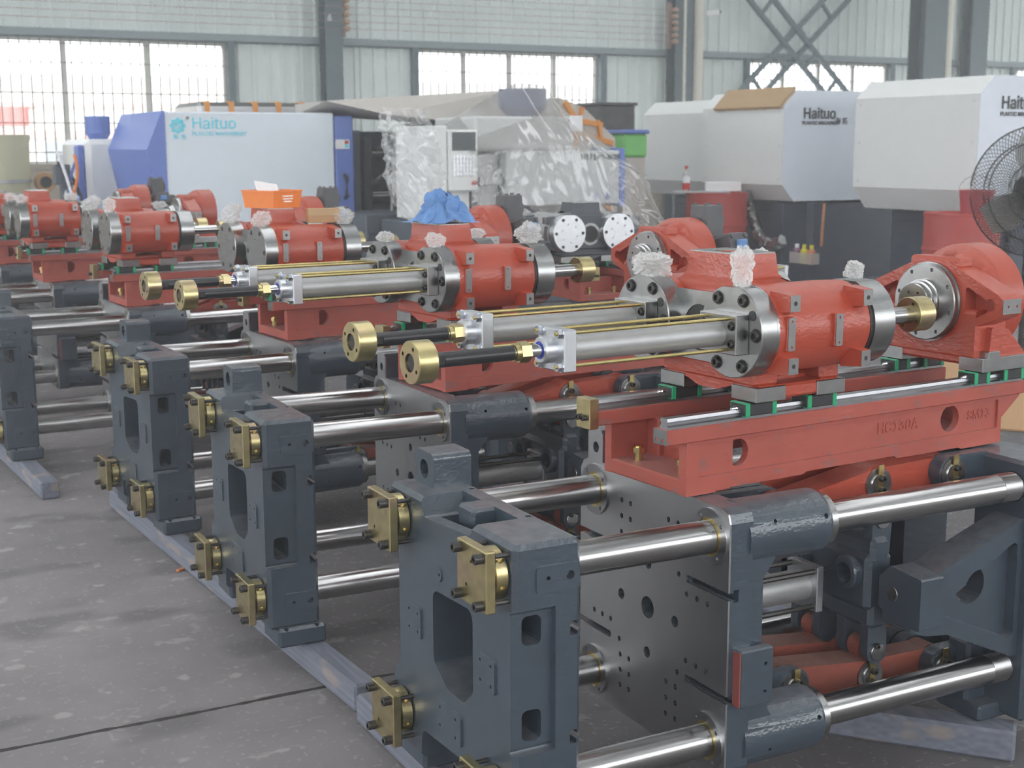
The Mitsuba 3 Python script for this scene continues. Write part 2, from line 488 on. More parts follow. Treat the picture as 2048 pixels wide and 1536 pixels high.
for a, b in WINS:
    w = Thing('window', None, None, kind='structure')
    a, b = a + 0.05, b - 0.05
    y = Y1 + 0.05
    w.add('frame', prism('y', rrect(a, b, SILL, HEAD, 0.01, 1), y - 0.03, y + 0.03, [rrect(a + 0.045, b - 0.045, SILL + 0.045, HEAD - 0.045, 0.01, 1)]), 'frame_white', smooth=False)
    n = 4
    pw = (b - a) / n
    for i in range(1, n):
        w.add('mullion', lambda: box(-0.035, 0.035, -0.03, 0.03, SILL, HEAD), 'frame_white', ck='mullion', M=Tm(a + i * pw, y, 0), smooth=False)
    for i in range(n):
        w.add('pane', lambda: trimesh.Trimesh(np.array([[0.03, 0, SILL + 0.04], [pw - 0.03, 0, SILL + 0.04], [pw - 0.03, 0, HEAD - 0.04], [0.03, 0, HEAD - 0.04]]), np.array([[0, 1, 2], [0, 2, 3]]), process=False),
              'glass', ck=('pane', round(pw, 3)), M=Tm(a + i * pw, y, 0), smooth=False)
    bars = [box(x - 0.008, x + 0.008, y - 0.095, y - 0.079, SILL, HEAD) for x in np.arange(a + 0.08, b, 0.125)]
    bars += [box(a, b, y - 0.083, y - 0.071, z - 0.008, z + 0.008) for z in (1.25, 1.62, 2.0, 2.38, 2.62)]
    w.add('grille', cat(bars), 'grille', smooth=False)

# roof of opaque sheets and glazed strips
rf = Thing('ceiling', None, None, kind='structure')
xs = np.arange(X0, X1, 4.125)
for i, x in enumerate(xs):
    rf.add('roof_sheet', lambda: box(0, 3.425, Y0, Y1 + 0.2, ZR, ZR + 0.05), 'roof', ck='roof_sheet', M=Tm(x, 0, 0), smooth=False)
    rf.add('skylight', lambda: trimesh.Trimesh(np.array([[3.425, Y0, ZR + 0.02], [4.125, Y0, ZR + 0.02], [4.125, Y1, ZR + 0.02], [3.425, Y1, ZR + 0.02]]), np.array([[0, 1, 2], [0, 2, 3]]), process=False), 'glass', ck='skylight', M=Tm(x, 0, 0), smooth=False)
for y in np.arange(Y0 + 1, Y1, 5.0):
    rf.add('purlin', lambda: box(X0, X1, -0.08, 0.08, ZR - 0.22, ZR, 0), 'girt', ck='purlin', M=Tm(0, y, 0), smooth=False)

# the wall behind the camera, with its long window band, and the two gable walls
wf = Thing('wall_front', None, None, kind='structure')
wf.add('plinth', box(X0, X1, Y0 - 0.2, Y0, 0, 1.2), 'brick_paint', smooth=False)
wf.add('sheet', box(X0, X1, Y0 - 0.05, Y0, 4.9, ZR), 'wall_sheet', smooth=False)
xs = np.arange(X0, X1 - 0.1, 3.0)
for x in xs:
    wf.add('pier', lambda: box(-0.2, 0.2, Y0 - 0.1, Y0 + 0.05, 1.2, 4.9), 'column_paint', ck='pier', M=Tm(x, 0, 0), smooth=False)
    wf.add('pane', lambda: trimesh.Trimesh(np.array([[0.2, Y0, 1.2], [2.8, Y0, 1.2], [2.8, Y0, 4.9], [0.2, Y0, 4.9]]), np.array([[0, 1, 2], [0, 2, 3]]), process=False), 'glass', ck='fpane', M=Tm(x, 0, 0), smooth=False)
shell('wall_right', U(box(X1, X1 + 0.1, Y0, Y1, 0, 1.3), box(X1, X1 + 0.1, Y0, Y1, 3.6, ZR), *[box(X1, X1 + 0.1, y, y + 1.2, 1.2, 3.7) for y in np.arange(Y0, Y1 - 1, 4.0)]), 'wall_sheet')
shell('wall_left', U(box(X0 - 0.1, X0, Y0, 2.0, 0, 1.3), box(X0 - 0.1, X0, 9.0, Y1, 0, 1.2), box(X0 - 0.1, X0, Y0, Y1, 4.4, ZR), *[box(X0 - 0.1, X0, y, y + 1.0, 1.1, 4.5) for y in (-9, -5.5, -2, 1.4, 9, 12, 15.5)]), 'wall_sheet')


def h_column(x, y, w, d, label, z1=ZR):
    c = Thing('steel_column', label, 'column', Tm(x, y, 0))
    c.add('shaft', lambda: U(box(-w / 2, w / 2, -d / 2, -d / 2 + 0.02, 0, z1), box(-w / 2, w / 2, d / 2 - 0.02, d / 2, 0, z1), box(-0.01, 0.01, -d / 2, d / 2, 0, z1)), 'column_paint', smooth=False)
    c.add('base_plate', lambda: box(-w / 2 - 0.06, w / 2 + 0.06, -d / 2 - 0.06, d / 2 + 0.06, 0, 0.03), 'column_paint', smooth=False)
    return c


c1 = h_column(5.90, Y1 - 0.24, 0.25, 0.26, 'grey steel column left of the middle window, with a white number near its top')
c1.add('number', text_on('6', 0.085, 0.004, (5.80 - 5.90, -0.132, 3.0), (1, 0, 0), (0, 0, 1), True), 'white_ink', smooth=False)
h_column(11.72, Y1 - 0.24, 0.36, 0.26, 'grey steel column between the middle window and the crossed braces')
h_column(15.3, 14.6, 0.46, 0.36, 'broad grey steel column right of the crossed braces, a cream pipe running up beside it')
h_column(18.05, Y1 - 0.24, 0.40, 0.26, 'grey steel column farthest to the right along the back wall')
# crane conductor wires between the first two columns
cw = Thing('conductor_line', 'six thin rusty wires strung level along the upper back wall between brown insulators', 'wires')
for k in range(6):
    z = 2.90 + 0.095 * k
    cw.add('wire', lambda: tube([(X0 + 0.2, Y1 - 0.42, 0), (11.5, Y1 - 0.42, 0)], 0.004, 5), 'wire_rust', ck='wire', M=Tm(0, 0, z))
    for x in (6.08, 11.50):
        cw.add('insulator', lambda: lathe('y', (0, 0), [(0, 0), (0, 0.028), (0.03, 0.04), (0.06, 0.028), (0.09, 0.04), (0.12, 0.02), (0.12, 0)], 10), 'insulator', ck='insul', M=Tm(x, Y1 - 0.46, z))
for x in (6.08, 11.50):
    cw.add('bracket', lambda: box(-0.03, 0.03, -0.03, 0.03, 2.8, 3.5), 'wire_rust', ck='cbr', M=Tm(x, Y1 - 0.24, 0), smooth=False)

# crossed lattice braces
br = Thing('cross_brace', 'dark steel lattice braces crossing in an X in front of the right hand windows', 'brace')
for sgn in (1, -1):
    cx, cz, y = 13.95, 2.93, Y1 - 0.30 - 0.06 * (sgn > 0)
    d = np.array([0.745 * sgn, 0, -0.667])
    o = np.array([0.667 * sgn, 0, 0.745])
    c0 = np.array([cx, y, cz])
    for s in (-1, 1):
        br.add('chord', cat(bar2(c0 - d * 2.3 + o * 0.17 * s, c0 + d * 2.4 + o * 0.17 * s, 0.07)), 'column_paint', smooth=False)
    for k in np.arange(-2.1, 2.4, 0.62):
        br.add('rung', cat(bar2(c0 + d * k - o * 0.17, c0 + d * k + o * 0.17, 0.05)), 'column_paint', smooth=False)
for i, (x, y, r, lb) in enumerate(((11.95, 16.1, 0.075, 'cream drain pipe beside the steel column left of the crossed braces'), (15.62, 14.5, 0.085, 'cream drain pipe beside the broad column right of the crossed braces'))):
    p = Thing('drain_pipe', lb, 'pipe', Tm(x, y, 0))
    p.add('pipe', lambda: cyl('z', (0, 0), r, 0, ZR, 20), 'cream_pipe', ck=('dp', r))
    for z in (1.6, 4.2):
        p.add('clamp', lambda: ring('z', (0, 0), r - 0.002, r + 0.012, 0, 0.05, 20), 'girt', ck=('dpc', r), M=Tm(0, 0, z))
p = Thing('drain_pipe', 'thin pale pipe close to the left side of the second steel column', 'pipe', Tm(11.62, 16.0, 0))
p.add('pipe', lambda: cyl('z', (0, 0), 0.022, 0, ZR, 10), 'cream_pipe')
cc = Thing('security_camera', 'small white security camera on a bracket beside the cream pipe', 'camera', Tm(12.03, 16.08, 3.33))
cc.add('bracket', lambda: cat(bar2((-0.06, 0, 0), (0.05, -0.05, 0.0), 0.02)), 'paper_white', smooth=False)
cc.add('housing', lambda: cat(bar2((0.0, -0.06, 0.01), (0.19, -0.14, 0.03), 0.075)), 'paper_white', smooth=False)
cc.add('lens', lambda: cat(bar2((0.19, -0.14, 0.03), (0.21, -0.148, 0.032), 0.05)), 'black_ink', smooth=False)

# the pale building across the yard, seen through the windows
ex = Thing('neighbour_building', 'pale building across the yard, seen through the barred windows', 'building')
ex.add('facade', box(-14, 40, 34, 35, 0, 3.1), 'ext_wall', smooth=False)
ex.add('band', box(-14, 40, 33.9, 34.02, 1.55, 1.72), 'ext_pink', smooth=False)
ex.add('band', box(-14, 40, 33.9, 34.02, 2.3, 2.4), 'ext_pink', smooth=False)
ex.add('signboard', box(3.2, 4.6, 33.85, 34.02, 1.85, 2.3), 'ext_red', smooth=False)
for x in np.arange(-12, 38, 3.4):
    ex.add('window', lambda: box(0, 1.5, 33.94, 34.05, 0.6, 1.45), 'ext_dark', ck='exw', M=Tm(x, 0, 0), smooth=False)

# added medium that imitates lens glare, a thin haze filling the hall
if True:
    scene['veil'] = {'type': 'cube', 'to_world': T4().translate([(X0 + X1) / 2, (Y0 + Y1) / 2, 4.0]).scale([(X1 - X0) / 2 + 0.6, (Y1 - Y0) / 2 + 0.6, 4.6]), 'bsdf': {'type': 'null'},
                     'interior': {'type': 'ref', 'id': 'veil_medium'}}
    scene['veil_medium'] = {'type': 'homogeneous', 'sigma_t': 0.0085, 'albedo': {'type': 'rgb', 'value': [0.96, 0.965, 0.97]}, 'phase': {'type': 'hg', 'g': 0.35}}
    scene['camera']['medium'] = {'type': 'ref', 'id': 'veil_medium'}
    labels['veil'] = {'label': 'thin pale added haze in the air of the hall', 'kind': 'stuff'}

# ------------------------------------------------------------------ clamping units: platens, tie bars, toggle
S, H = 0.41, 0.4017
BARS = [(0.0, 0.0), (0.0, H), (S, 0.0), (S, H)]


def fixed_platen():
    m = box(0.05, 0.183, -0.06, 0.47, -0.075, 0.46, 0.009)
    cuts = [prism('x', rpoly([(-0.1, 0.085), (-0.1, 0.345), (-0.038, 0.345), (-0.046, 0.335), (-0.046, 0.095), (-0.038, 0.085)], 0.004), 0.0, 0.131),
            prism('x', rpoly([(0.52, 0.075), (0.52, 0.345), (0.44, 0.345), (0.428, 0.33), (0.428, 0.09), (0.44, 0.075)], 0.004), 0.0, 0.131)]
    # well between the upper ears, with a raised boss
    well = prism('x', rpoly([(0.075, 0.5), (0.105, 0.437), (0.30, 0.424), (0.345, 0.5)], 0.006), 0.0, 0.142) - box(0.095, 0.15, 0.185, 0.25, 0.40, 0.46, 0.006)
    well2 = prism('x', rpoly([(0.12, 0.5), (0.13, 0.405), (0.285, 0.40), (0.30, 0.5)], 0.006), 0.078, 0.142) - box(0.095, 0.15, 0.185, 0.25, 0.38, 0.46, 0.006)
    cuts += [well, well2]
    cuts.append(prism('x', rpoly([(0.06, -0.2), (0.085, 0.0), (0.325, -0.012), (0.35, -0.2)], 0.02), 0.0, 0.3))
    pocket = prism('x', rpoly([(0.268, 0.292), (0.098, 0.30), (0.098, 0.145), (0.135, 0.113), (0.205, 0.113), (0.268, 0.15)], 0.022), 0.0, 0.150)
    cuts.append(pocket)
    for z0, z1 in ((0.277, 0.330), (0.103, 0.160)):
        cuts.append(prism('y', rrect(0.072, 0.110, z0, z1, 0.011), -0.1, 0.07))
        cuts.append(prism('y', rrect(0.072, 0.110, z0, z1, 0.011), 0.36, 0.6))
    for zc in (0.30, 0.10):
        cuts.append(box(0.172, 0.19, -0.1, 0.6, zc - 0.006, zc + 0.006))
        cuts.append(box(0.160, 0.174, -0.1, 0.6, zc - 0.013, zc + 0.013))
    m = m - U(*cuts)
    adds = []
    pads = [(0.318, 0.385, 0.174, 0.236), (0.006, 0.074, 0.174, 0.236), (0.144, 0.255, 0.021, 0.082)]
    for y0, y1, z0, z1 in pads:
        adds.append(prism('x', rrect(y0, y1, z0, z1, 0.006), 0.0455, 0.06))
    for z0, z1 in ((0.372, 0.419), (-0.030, 0.017)):
        adds.append(prism('y', rrect(0.092, 0.177, z0, z1, 0.006), -0.0635, -0.05))
    adds.append(prism('x', circ((0.238, 0.33), 0.015, 20), 0.047, 0.06))
    # feet
    for y0, y1 in ((-0.075, 0.05), (0.36, 0.485)):
        adds.append(box(0.068, 0.195, y0, y1, -0.120, -0.070, 0.007))
    # lifting lug
    lug = prism('x', rpoly([(0.362, 0.44), (0.362, 0.528), (0.450, 0.528), (0.450, 0.44)], 0.012), 0.098, 0.180) - cyl('x', (0.406, 0.492), 0.019, 0.05, 0.22, 24)
    adds.append(lug)
    m = U(m, *adds)
    drills = []
    for y0, y1, z0, z1 in pads:
        w, h = y1 - y0, z1 - z0
        for a in (0.2, 0.8):
            for b in (0.2, 0.8):
                drills.append(cyl('x', (y0 + a * w, z0 + b * h), 0.0035, 0.03, 0.056, 8))
    for zc in (0.397, -0.007):
        drills += [cyl('y', (0.115, zc), 0.004, -0.08, -0.045, 10), cyl('y', (0.158, zc), 0.008, -0.08, -0.045, 12)]
    drills.append(cyl('x', (0.232, 0.33), 0.004, 0.03, 0.06, 8))
    for x in (0.09, 0.17):
        drills += [cyl('z', (x, -0.068), 0.006, -0.1, -0.06, 10)]
    for y in (0.10, 0.33):
        drills.append(cyl('z', (0.165, y), 0.006, 0.44, 0.47, 10))
    return m - U(*drills)


HOLES_S = [(y, z) for y in (0.308, 0.275, 0.139, 0.106) for z in (0.400, 0.367, 0.333, 0.067, 0.033, 0.0)]
HOLES_S += [(y, z) for y in (0.007, 0.040, 0.074, 0.413, 0.380, 0.347) for z in (0.267, 0.133)] + [(0.313, 0.100), (0.101, 0.100), (0.313, 0.300), (0.101, 0.300)]
HOLES_M = [(0.306, 0.2), (0.112, 0.2), (0.208, 0.105), (0.208, 0.292)]


def moving_face():
    y0, y1, z0, z1, c = -0.057, 0.472, -0.06, 0.463, 0.026
    out = [(y0 + 0.01, z0), (y1 - 0.01, z0), (y1, z0 + 0.02), (y1, z1 - c), (y1 - 0.012, z1 - 0.008), (0.442, z1), (0.442, 0.520), (0.436, 0.531), (0.392, 0.531), (0.384, 0.522), (0.384, z1), (y0 + c, z1), (y0 + 0.006, z1 - 0.008), (y0, z1 - c), (y0, z0 + 0.02)]
    return out


def moving_plate_face():
    m = prism('x', rpoly(moving_face(), 0.004), 0.0, 0.004)
    d = [cyl('x', h, 0.0058, -0.01, 0.03, 10) for h in HOLES_S] + [cyl('x', h, 0.0115, -0.01, 0.03, 16) for h in HOLES_M]
    d += [cyl('x', (0.208, 0.2), 0.0225, -0.01, 0.03, 24), cyl('x', (0.411, 0.492), 0.0115, -0.01, 0.03, 16)]
    for z in (0.299, 0.098):
        for a, b in ((-0.1, 0.077), (0.345, 0.6)):
            d.append(prism('x', rrect(a, b, z - 0.0075, z + 0.0075, 0.007), -0.01, 0.03))
    for b in BARS:
        d.append(cyl('x', b, 0.030, -0.01, 0.03, 24))
    return m - U(*d)


def moving_body():
    m = prism('x', rpoly(moving_face(), 0.004), 0.004, 0.054)
    d = [cyl('x', h, 0.0055, -0.01, 0.030, 10) for h in HOLES_S] + [cyl('x', h, 0.011, -0.01, 0.045, 16) for h in HOLES_M]
    d += [cyl('x', (0.208, 0.2), 0.022, -0.01, 0.045, 24), cyl('x', (0.411, 0.492), 0.0112, -0.01, 0.06, 16)]
    for z in (0.299, 0.098):
        for a, b in ((-0.1, 0.077), (0.345, 0.6)):
            d.append(prism('x', rrect(a, b, z - 0.007, z + 0.007, 0.0065), -0.01, 0.018))
            d.append(box(0.012, 0.024, a, b, z - 0.012, z + 0.012))
    m = m - U(*d)
    a = [prism('y', rpoly([(0.05, 0.0), (0.05, 0.37), (0.125, 0.37), (0.108, 0.345), (0.088, 0.32), (0.088, 0.10), (0.108, 0.055), (0.125, 0.03)], 0.01), -0.047, -0.012),
         prism('y', rpoly([(0.05, 0.0), (0.05, 0.37), (0.125, 0.37), (0.108, 0.345), (0.088, 0.32), (0.088, 0.10), (0.108, 0.055), (0.125, 0.03)], 0.01), 0.42, 0.459),
         box(0.05, 0.092, -0.03, 0.44, -0.03, 0.43, 0.006)]
    for y, z in BARS:
        a.append(lathe('x', (y, z), [(0.045, 0), (0.045, 0.0635), (0.235, 0.0635), (0.244, 0.058), (0.244, 0)], 36))
    for yc in (0.145, 0.275):                       # clevis cheeks of the toggle
        for zz in (0.38, 0.02):
            for s in (-0.050, 0.050):
                a.append(U(cyl('y', (0.28, zz), 0.040, yc + s - 0.012, yc + s + 0.012, 24), box(0.08, 0.28, yc + s - 0.012, yc + s + 0.012, zz - 0.040, zz + 0.040)))
    m = U(m, *a)
    for y, z in BARS:
        m = m - cyl('x', (y, z), 0.0315, -0.01, 0.3, 24)
    d2 = [cyl('y', (0.105, 0.43), 0.004, -0.08, -0.02, 8), cyl('y', (0.105, -0.02), 0.004, -0.08, -0.02, 8), cyl('y', (0.225, 0.425), 0.005, -0.08, -0.02, 8), cyl('y', (0.225, 0.02), 0.005, -0.08, -0.02, 8)]
    return m - U(*d2)


def socket_bolt(ax='x', r=0.009, L=0.016):
    """cap head whose socket faces -x, underside at x=0"""
    m = lathe('x', (0, 0), [(-L, 0), (-L, r - 0.0012), (-L + 0.0012, r), (0, r), (0, 0)], 16) - prism('x', circ((0, 0), r * 0.55, 6), -L - 0.01, -L * 0.4)
    return m


def tail_platen():
    m = box(1.285, 1.42, -0.06, 0.47, -0.11, 0.46, 0.008)
    win = box(1.2, 1.5, 0.10, 0.31, 0.06, 0.36, 0.02)
    m = m - win
    prof = rpoly([(0.975, 0.245), (1.02, 0.245), (1.285, 0.338), (1.30, 0.338), (1.30, 0.034), (1.270, 0.036), (1.08, 0.118), (1.02, 0.125), (0.975, 0.14)], 0.008)
    hole = rpoly([(1.055, 0.18), (1.262, 0.292), (1.272, 0.285), (1.272, 0.085), (1.262, 0.078), (1.058, 0.165)], 0.012)
    a = []
    for y0, y1 in ((-0.035, 0.045), (0.365, 0.445)):
        side = prism('y', prof, y0, y1)
        near = y0 < 0
        pk = prism('y', hole, y0 - 0.01, y0 + 0.026) if near else prism('y', hole, y1 - 0.026, y1 + 0.01)
        a.append(side - pk - cyl('y', (1.165, 0.205), 0.041, y0 - 0.02, y1 + 0.02, 28))
    # guide rod blocks at the front of the side arms
    for y0, y1 in ((-0.07, 0.048), (0.362, 0.48)):
        a.append(prism('x', rpoly([(y0, 0.154), (y0, 0.262), (y1 - 0.03, 0.269), (y1, 0.240), (y1, 0.178), (y1 - 0.03, 0.156)], 0.004), 0.965, 1.025))
    for yc in (0.145, 0.275):                       # clevis cheeks for the rear links
        for zz in (0.424, -0.010):
            for s in (-0.046, 0.046):
                a.append(U(cyl('y', (1.193, zz), 0.038, yc + s - 0.016, yc + s + 0.016, 32), box(1.193, 1.30, yc + s - 0.016, yc + s + 0.016, zz - 0.038, zz + 0.038)))
    for y0, y1 in ((0.045, 0.11), (0.30, 0.365)):
        a.append(box(1.230, 1.30, y0, y1, -0.11, 0.05, 0.008))
        a.append(box(1.225, 1.43, y0 - 0.045, y1 + 0.02, -0.12, -0.085, 0.006))
    m = U(m, *a)
    for y, z in BARS:
        m = m - cyl('x', (y, z), 0.033, 1.2, 1.5, 24)
    return m


def link(x0, z0, x1, z1, r0, r1, y0, y1, hollow=False):
    m = m3.Manifold.batch_hull([cyl('y', (x0, z0), r0 * 0.84, y0, y1, 24), cyl('y', (x1, z1), r1 * 0.84, y0, y1, 24)])
    m = U(m, cyl('y', (x0, z0), r0, y0 + 0.004, y1 - 0.004, 28), cyl('y', (x1, z1), r1, y0 + 0.004, y1 - 0.004, 28))
    return m


def clamping_unit(M, mpx, label, near=True):
    t = Thing('clamping_unit', label, 'machine', M, 'grey clamping units in a row on timbers')
    t.add('fixed_platen', fixed_platen, 'dark_paint', 'fixed_platen', smooth=30)
    for y, z in BARS:
        t.add('tie_bar', lambda: lathe('x', (0, 0), [(0.012, 0), (0.012, 0.029), (0.06, 0.029), (0.06, 0.0315), (1.232, 0.0315), (1.234, 0.0295)] + [(1.236 + 0.004 * k + d, 0.0315 if d else 0.0285) for k in range(12) for d in (0, 0.002)] + [(1.288, 0.028), (1.288, 0)], 40), 'polished', 'tie_bar', Tm(0, y, z))
        e = t.add('end_plate', lambda: box(0, 0.019, -0.056, 0.056, -0.054, 0.054, 0.0022) - U(cyl('x', (0.02, -0.02), 0.0035, -0.01, 0.012, 8), cyl('x', (0.0, 0.025), 0.003, -0.01, 0.012, 8)), 'brass', 'end_plate', Tm(0, y, z))
        for dy in (-0.041, 0.041):
            for dz in (-0.041, 0.041):
                b = t.add('bolt', lambda: socket_bolt(), 'black_oxide', 'sbolt', Tm(0, y + dy, z + dz), parent=e)
                t.add('stud', lambda: cyl('x', (0, 0), 0.0045, 0.019, 0.052, 8), 'black_oxide', 'stud', Tm(0, y + dy, z + dz), parent=e)
        t.add('lock_nut', lambda: lathe('x', (0, 0), [(0.0245, 0.028), (0.0245, 0.045), (0.026, 0.0465), (0.047, 0.0465), (0.0485, 0.045), (0.0485, 0.028)], 36) - U(*[cyl('y', (0.037, 0.0), 0.0045, -0.06, -0.04, 10).rotate([a, 0, 0]) for a in (20, 80, -40, 140)]), 'brass', 'lock_nut', Tm(0, y, z))
    D = Tm(mpx, 0, 0)
    mp = t.add('moving_platen', moving_body, 'dark_paint', 'moving_body', D, smooth=30)
    t.add('machined_face', moving_plate_face, 'machined_face', 'moving_face', D, parent=mp, smooth=False, label='bare machined steel face with rows of drilled holes')
    for y, z in BARS:
        fl = t.add('bush_flange', lambda: ring('x', (0, 0), 0.0375, 0.054, -0.005, 0.001, 36) - U(*[cyl('x', (0.045 * math.cos(a), 0.045 * math.sin(a)), 0.0042, -0.01, 0.01, 10) for a in (0.9, 2.5, 4.1, 5.6)]), 'ground_steel', 'bflange', Tm(mpx, y, z), parent=mp)
        t.add('wiper_seal', lambda: ring('x', (0, 0), 0.0318, 0.0376, -0.0035, 0.004, 32), 'brass_plug', 'wseal', Tm(mpx, y, z), parent=mp)
        t.add('end_ring', lambda: ring('x', (0, 0), 0.0318, 0.053, 0.2445, 0.262, 36), 'machined', 'endring', Tm(mpx, y, z), parent=mp)
    sp = t.add('side_plate', lambda: box(0.0175, 0.094, -0.078, -0.055, 0.085, 0.196, 0.003) - U(cyl('y', (0.075, 0.165), 0.004, -0.1, -0.06, 10), cyl('y', (0.075, 0.110), 0.004, -0.1, -0.06, 10)), 'dark_paint', 'sideplate', D, parent=mp)
    t.add('primed_edge', lambda: box(0.0145, 0.0175, -0.0775, -0.057, 0.088, 0.193), 'red_primer', 'primed', D, parent=mp, smooth=False, label='unpainted red primer edge')
    # ejector cylinder behind the moving platen
    ej = t.add('ejector_cylinder', lambda: cyl('x', (0.2, 0.19), 0.034, 0.09, 0.395, 28), 'tube_grey', 'ejcyl', D)
    t.add('head_plate', lambda: box(0.39, 0.408, 0.15, 0.25, 0.14, 0.24, 0.002), 'aluminium', 'ejplate', D, parent=ej)
    for dy in (-0.038, 0.038):
        for dz in (-0.038, 0.038):
            t.add('tie_rod', lambda: cyl('x', (0.2, 0.19), 0.006, 0.09, 0.418, 8), 'black_oxide', 'ejrod', D @ Tm(0, dy, dz), parent=ej)
    t.add('tail_platen', tail_platen, 'dark_paint', 'tail_platen', smooth=30)
    px = mpx + 0.28
    kx = 1.005
    for yc in (0.145, 0.275):
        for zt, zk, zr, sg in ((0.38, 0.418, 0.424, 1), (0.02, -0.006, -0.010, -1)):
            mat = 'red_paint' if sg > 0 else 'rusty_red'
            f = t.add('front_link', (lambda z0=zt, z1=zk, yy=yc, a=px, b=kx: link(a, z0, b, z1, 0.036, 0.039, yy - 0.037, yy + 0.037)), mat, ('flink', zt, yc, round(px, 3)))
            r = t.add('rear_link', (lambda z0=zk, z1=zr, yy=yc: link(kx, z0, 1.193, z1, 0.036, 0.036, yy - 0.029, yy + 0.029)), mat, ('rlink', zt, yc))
            ys = yc - 0.045 if yc < 0.2 else yc + 0.045
            for (xx, zz, w) in ((px, zt, 0.062), (kx, zk, 0.037), (1.193, zr, 0.062)):
                s = -1 if yc < 0.2 else 1
                pn = t.add('link_pin', lambda: cyl('y', (0, 0), 0.023, -0.006, 0.006, 24, 0.002), 'machined', 'lpin', Tm(xx, yc + s * (w + 0.002), zz), parent=f)
                t.add('end_washer', lambda: ring('y', (0, 0), 0.023, 0.034, -0.0025, 0.0025, 28), 'machined', 'lwash', Tm(xx, yc + s * (w + 0.002), zz), parent=f)
                if yc < 0.2:
                    t.add('lock_strip', lambda: box(-0.007, 0.007, -0.009, -0.0062, -0.024, 0.042), 'brass_plug', 'lstrip', Tm(xx, yc + s * (w + 0.002), zz), parent=f, smooth=False)
                    for dz in (-0.012, 0.014):
                        t.add('bolt', lambda: socket_bolt(r=0.0075, L=0.011).rotate([0, 0, 90]), 'black_oxide', 'sboltY', Tm(xx, yc - w - 0.0105, zz + dz), parent=f)
    ch = t.add('crosshead', lambda: U(box(0.958, 1.03, 0.075, 0.345, 0.15, 0.275, 0.012), box(0.97, 1.02, 0.075, 0.345, 0.11, 0.31, 0.01),
                                      *[cyl('x', (y, 0.228), 0.036, 0.940, 1.0, 28, 0.003) for y in (0.128, 0.292)],
                                      *[m3.Manifold.batch_hull([box(0.975, 1.02, y0, y1, 0.195, 0.205), cyl('y', (1.002, 0.2 + s * 0.145), 0.027, y0, y1, 20)]) for y0, y1 in ((0.085, 0.108), (0.160, 0.182), (0.238, 0.260), (0.312, 0.335)) for s in (-1, 1)])
              - U(*[cyl('x', (y, 0.228), 0.022, 0.9, 0.985, 24) for y in (0.128, 0.292)]), 'dark_paint', 'crosshead', smooth=30)
    for y in (0.128, 0.292):
        t.add('bore_plug', lambda: lathe('x', (y, 0.228), [(0.968, 0), (0.968, 0.008), (0.972, 0.014), (0.984, 0.0222), (0.986, 0)], 20), 'motor_grey', ('bplug', y), parent=ch)
    for yc, ys in ((0.134, -0.050), (0.286, 0.050)):
        for s in (-1, 1):
            t.add('crosshead_link', (lambda yy=yc, ss=s: link(1.002, 0.2 + ss * 0.145, 1.03, 0.2 + ss * 0.205, 0.024, 0.026, yy - 0.022, yy + 0.022)), 'rusty_red', ('chl', yc, s))
            t.add('link_pin', lambda: cyl('y', (0, 0), 0.019, -0.004, 0.004, 20, 0.0015), 'machined', 'lpin2', Tm(1.002, yc + ys, 0.2 + s * 0.145), parent=ch)
            if yc < 0.2:
                t.add('bolt', lambda: socket_bolt(r=0.006, L=0.009).rotate([0, 0, 90]), 'black_oxide', 'sboltY6', Tm(0.994, yc + ys - 0.004, 0.2 + s * 0.145 + 0.016), parent=ch)
    for yc in (0.01, 0.40):
        t.add('guide_pin', lambda: cyl('x', (0, 0), 0.0165, 0.9635, 0.99, 24, 0.001), 'machined', 'grod', Tm(0, yc, 0.212))
    return t


POSES = [(0, 0, 0, 0.498), (-0.0401, 1.2235, -0.0106, 0.552), (-0.0457, 2.3688, 0.0525, 0.545), (-0.32, 3.72, 0.03, 0.565), (-0.40, 4.98, 0.02, 0.56), (-0.48, 6.18, 0.02, 0.56)]
CL = ['dark grey clamping unit with gold end plates, nearest the camera', 'dark grey clamping unit with gold end plates, second from the camera behind the nearest one',
      'dark grey clamping unit with gold end plates, third from the camera in the row', 'dark grey clamping unit fourth in the row, its platen at the left picture edge',
      'dark grey clamping unit fifth in the row, its steel bars ending at the left edge',
      'dark grey clamping unit farthest back in the row, almost hidden at the left edge']
CM = []
for (x, y, a, mx), lb in zip(POSES, CL):
    CM.append(Tm(x, y, ZF, a))
    clamping_unit(CM[-1], mx, lb)
# timbers under the units
def timber(p, q, w, h, label, tilt=0.0):
    p, q = np.array(p, float), np.array(q, float)
    L = np.linalg.norm(q - p)
    a = math.atan2(q[1] - p[1], q[0] - p[0])
    t = Thing('timber', label, 'beam', Tm(p[0], p[1], 0, a))
    t.solo(lambda: box(0, L, -w / 2, w / 2, 0, h, 0.006), 'beam', smooth=False)


BT = ZF - 0.121
timber((0.140, 0.845), (0.03, 3.02), 0.062, BT, 'grey painted timber under the second and third clamping units, its cut end facing out')
timber((0.125, 0.80), (0.125, -0.9), 0.062, BT, 'grey painted timber under the front feet of the nearest clamping unit')
timber((-0.17, 3.25), (-0.30, 5.9), 0.07, BT, 'grey painted timber with a rounded end under the fourth clamping unit')
timber((1.285, -0.05), (0.99, 0.30), 0.075, BT, 'short pale timber lying askew under the rear of the nearest clamping unit')
timber((1.32, 0.36), (1.32, 1.0), 0.075, BT, 'timber under the far rear foot of the nearest clamping unit')
timber((1.30, 1.12), (1.28, 3.0), 0.075, BT, 'timber under the rear feet of the second and third clamping units')
timber((1.03, 3.6), (0.98, 5.6), 0.075, BT, 'timber under the rear feet of the fourth and fifth clamping units')

# ------------------------------------------------------------------ injection units (u along, w across, h up from the bed)
W1, W2, HC = -0.009, 0.262, 0.309


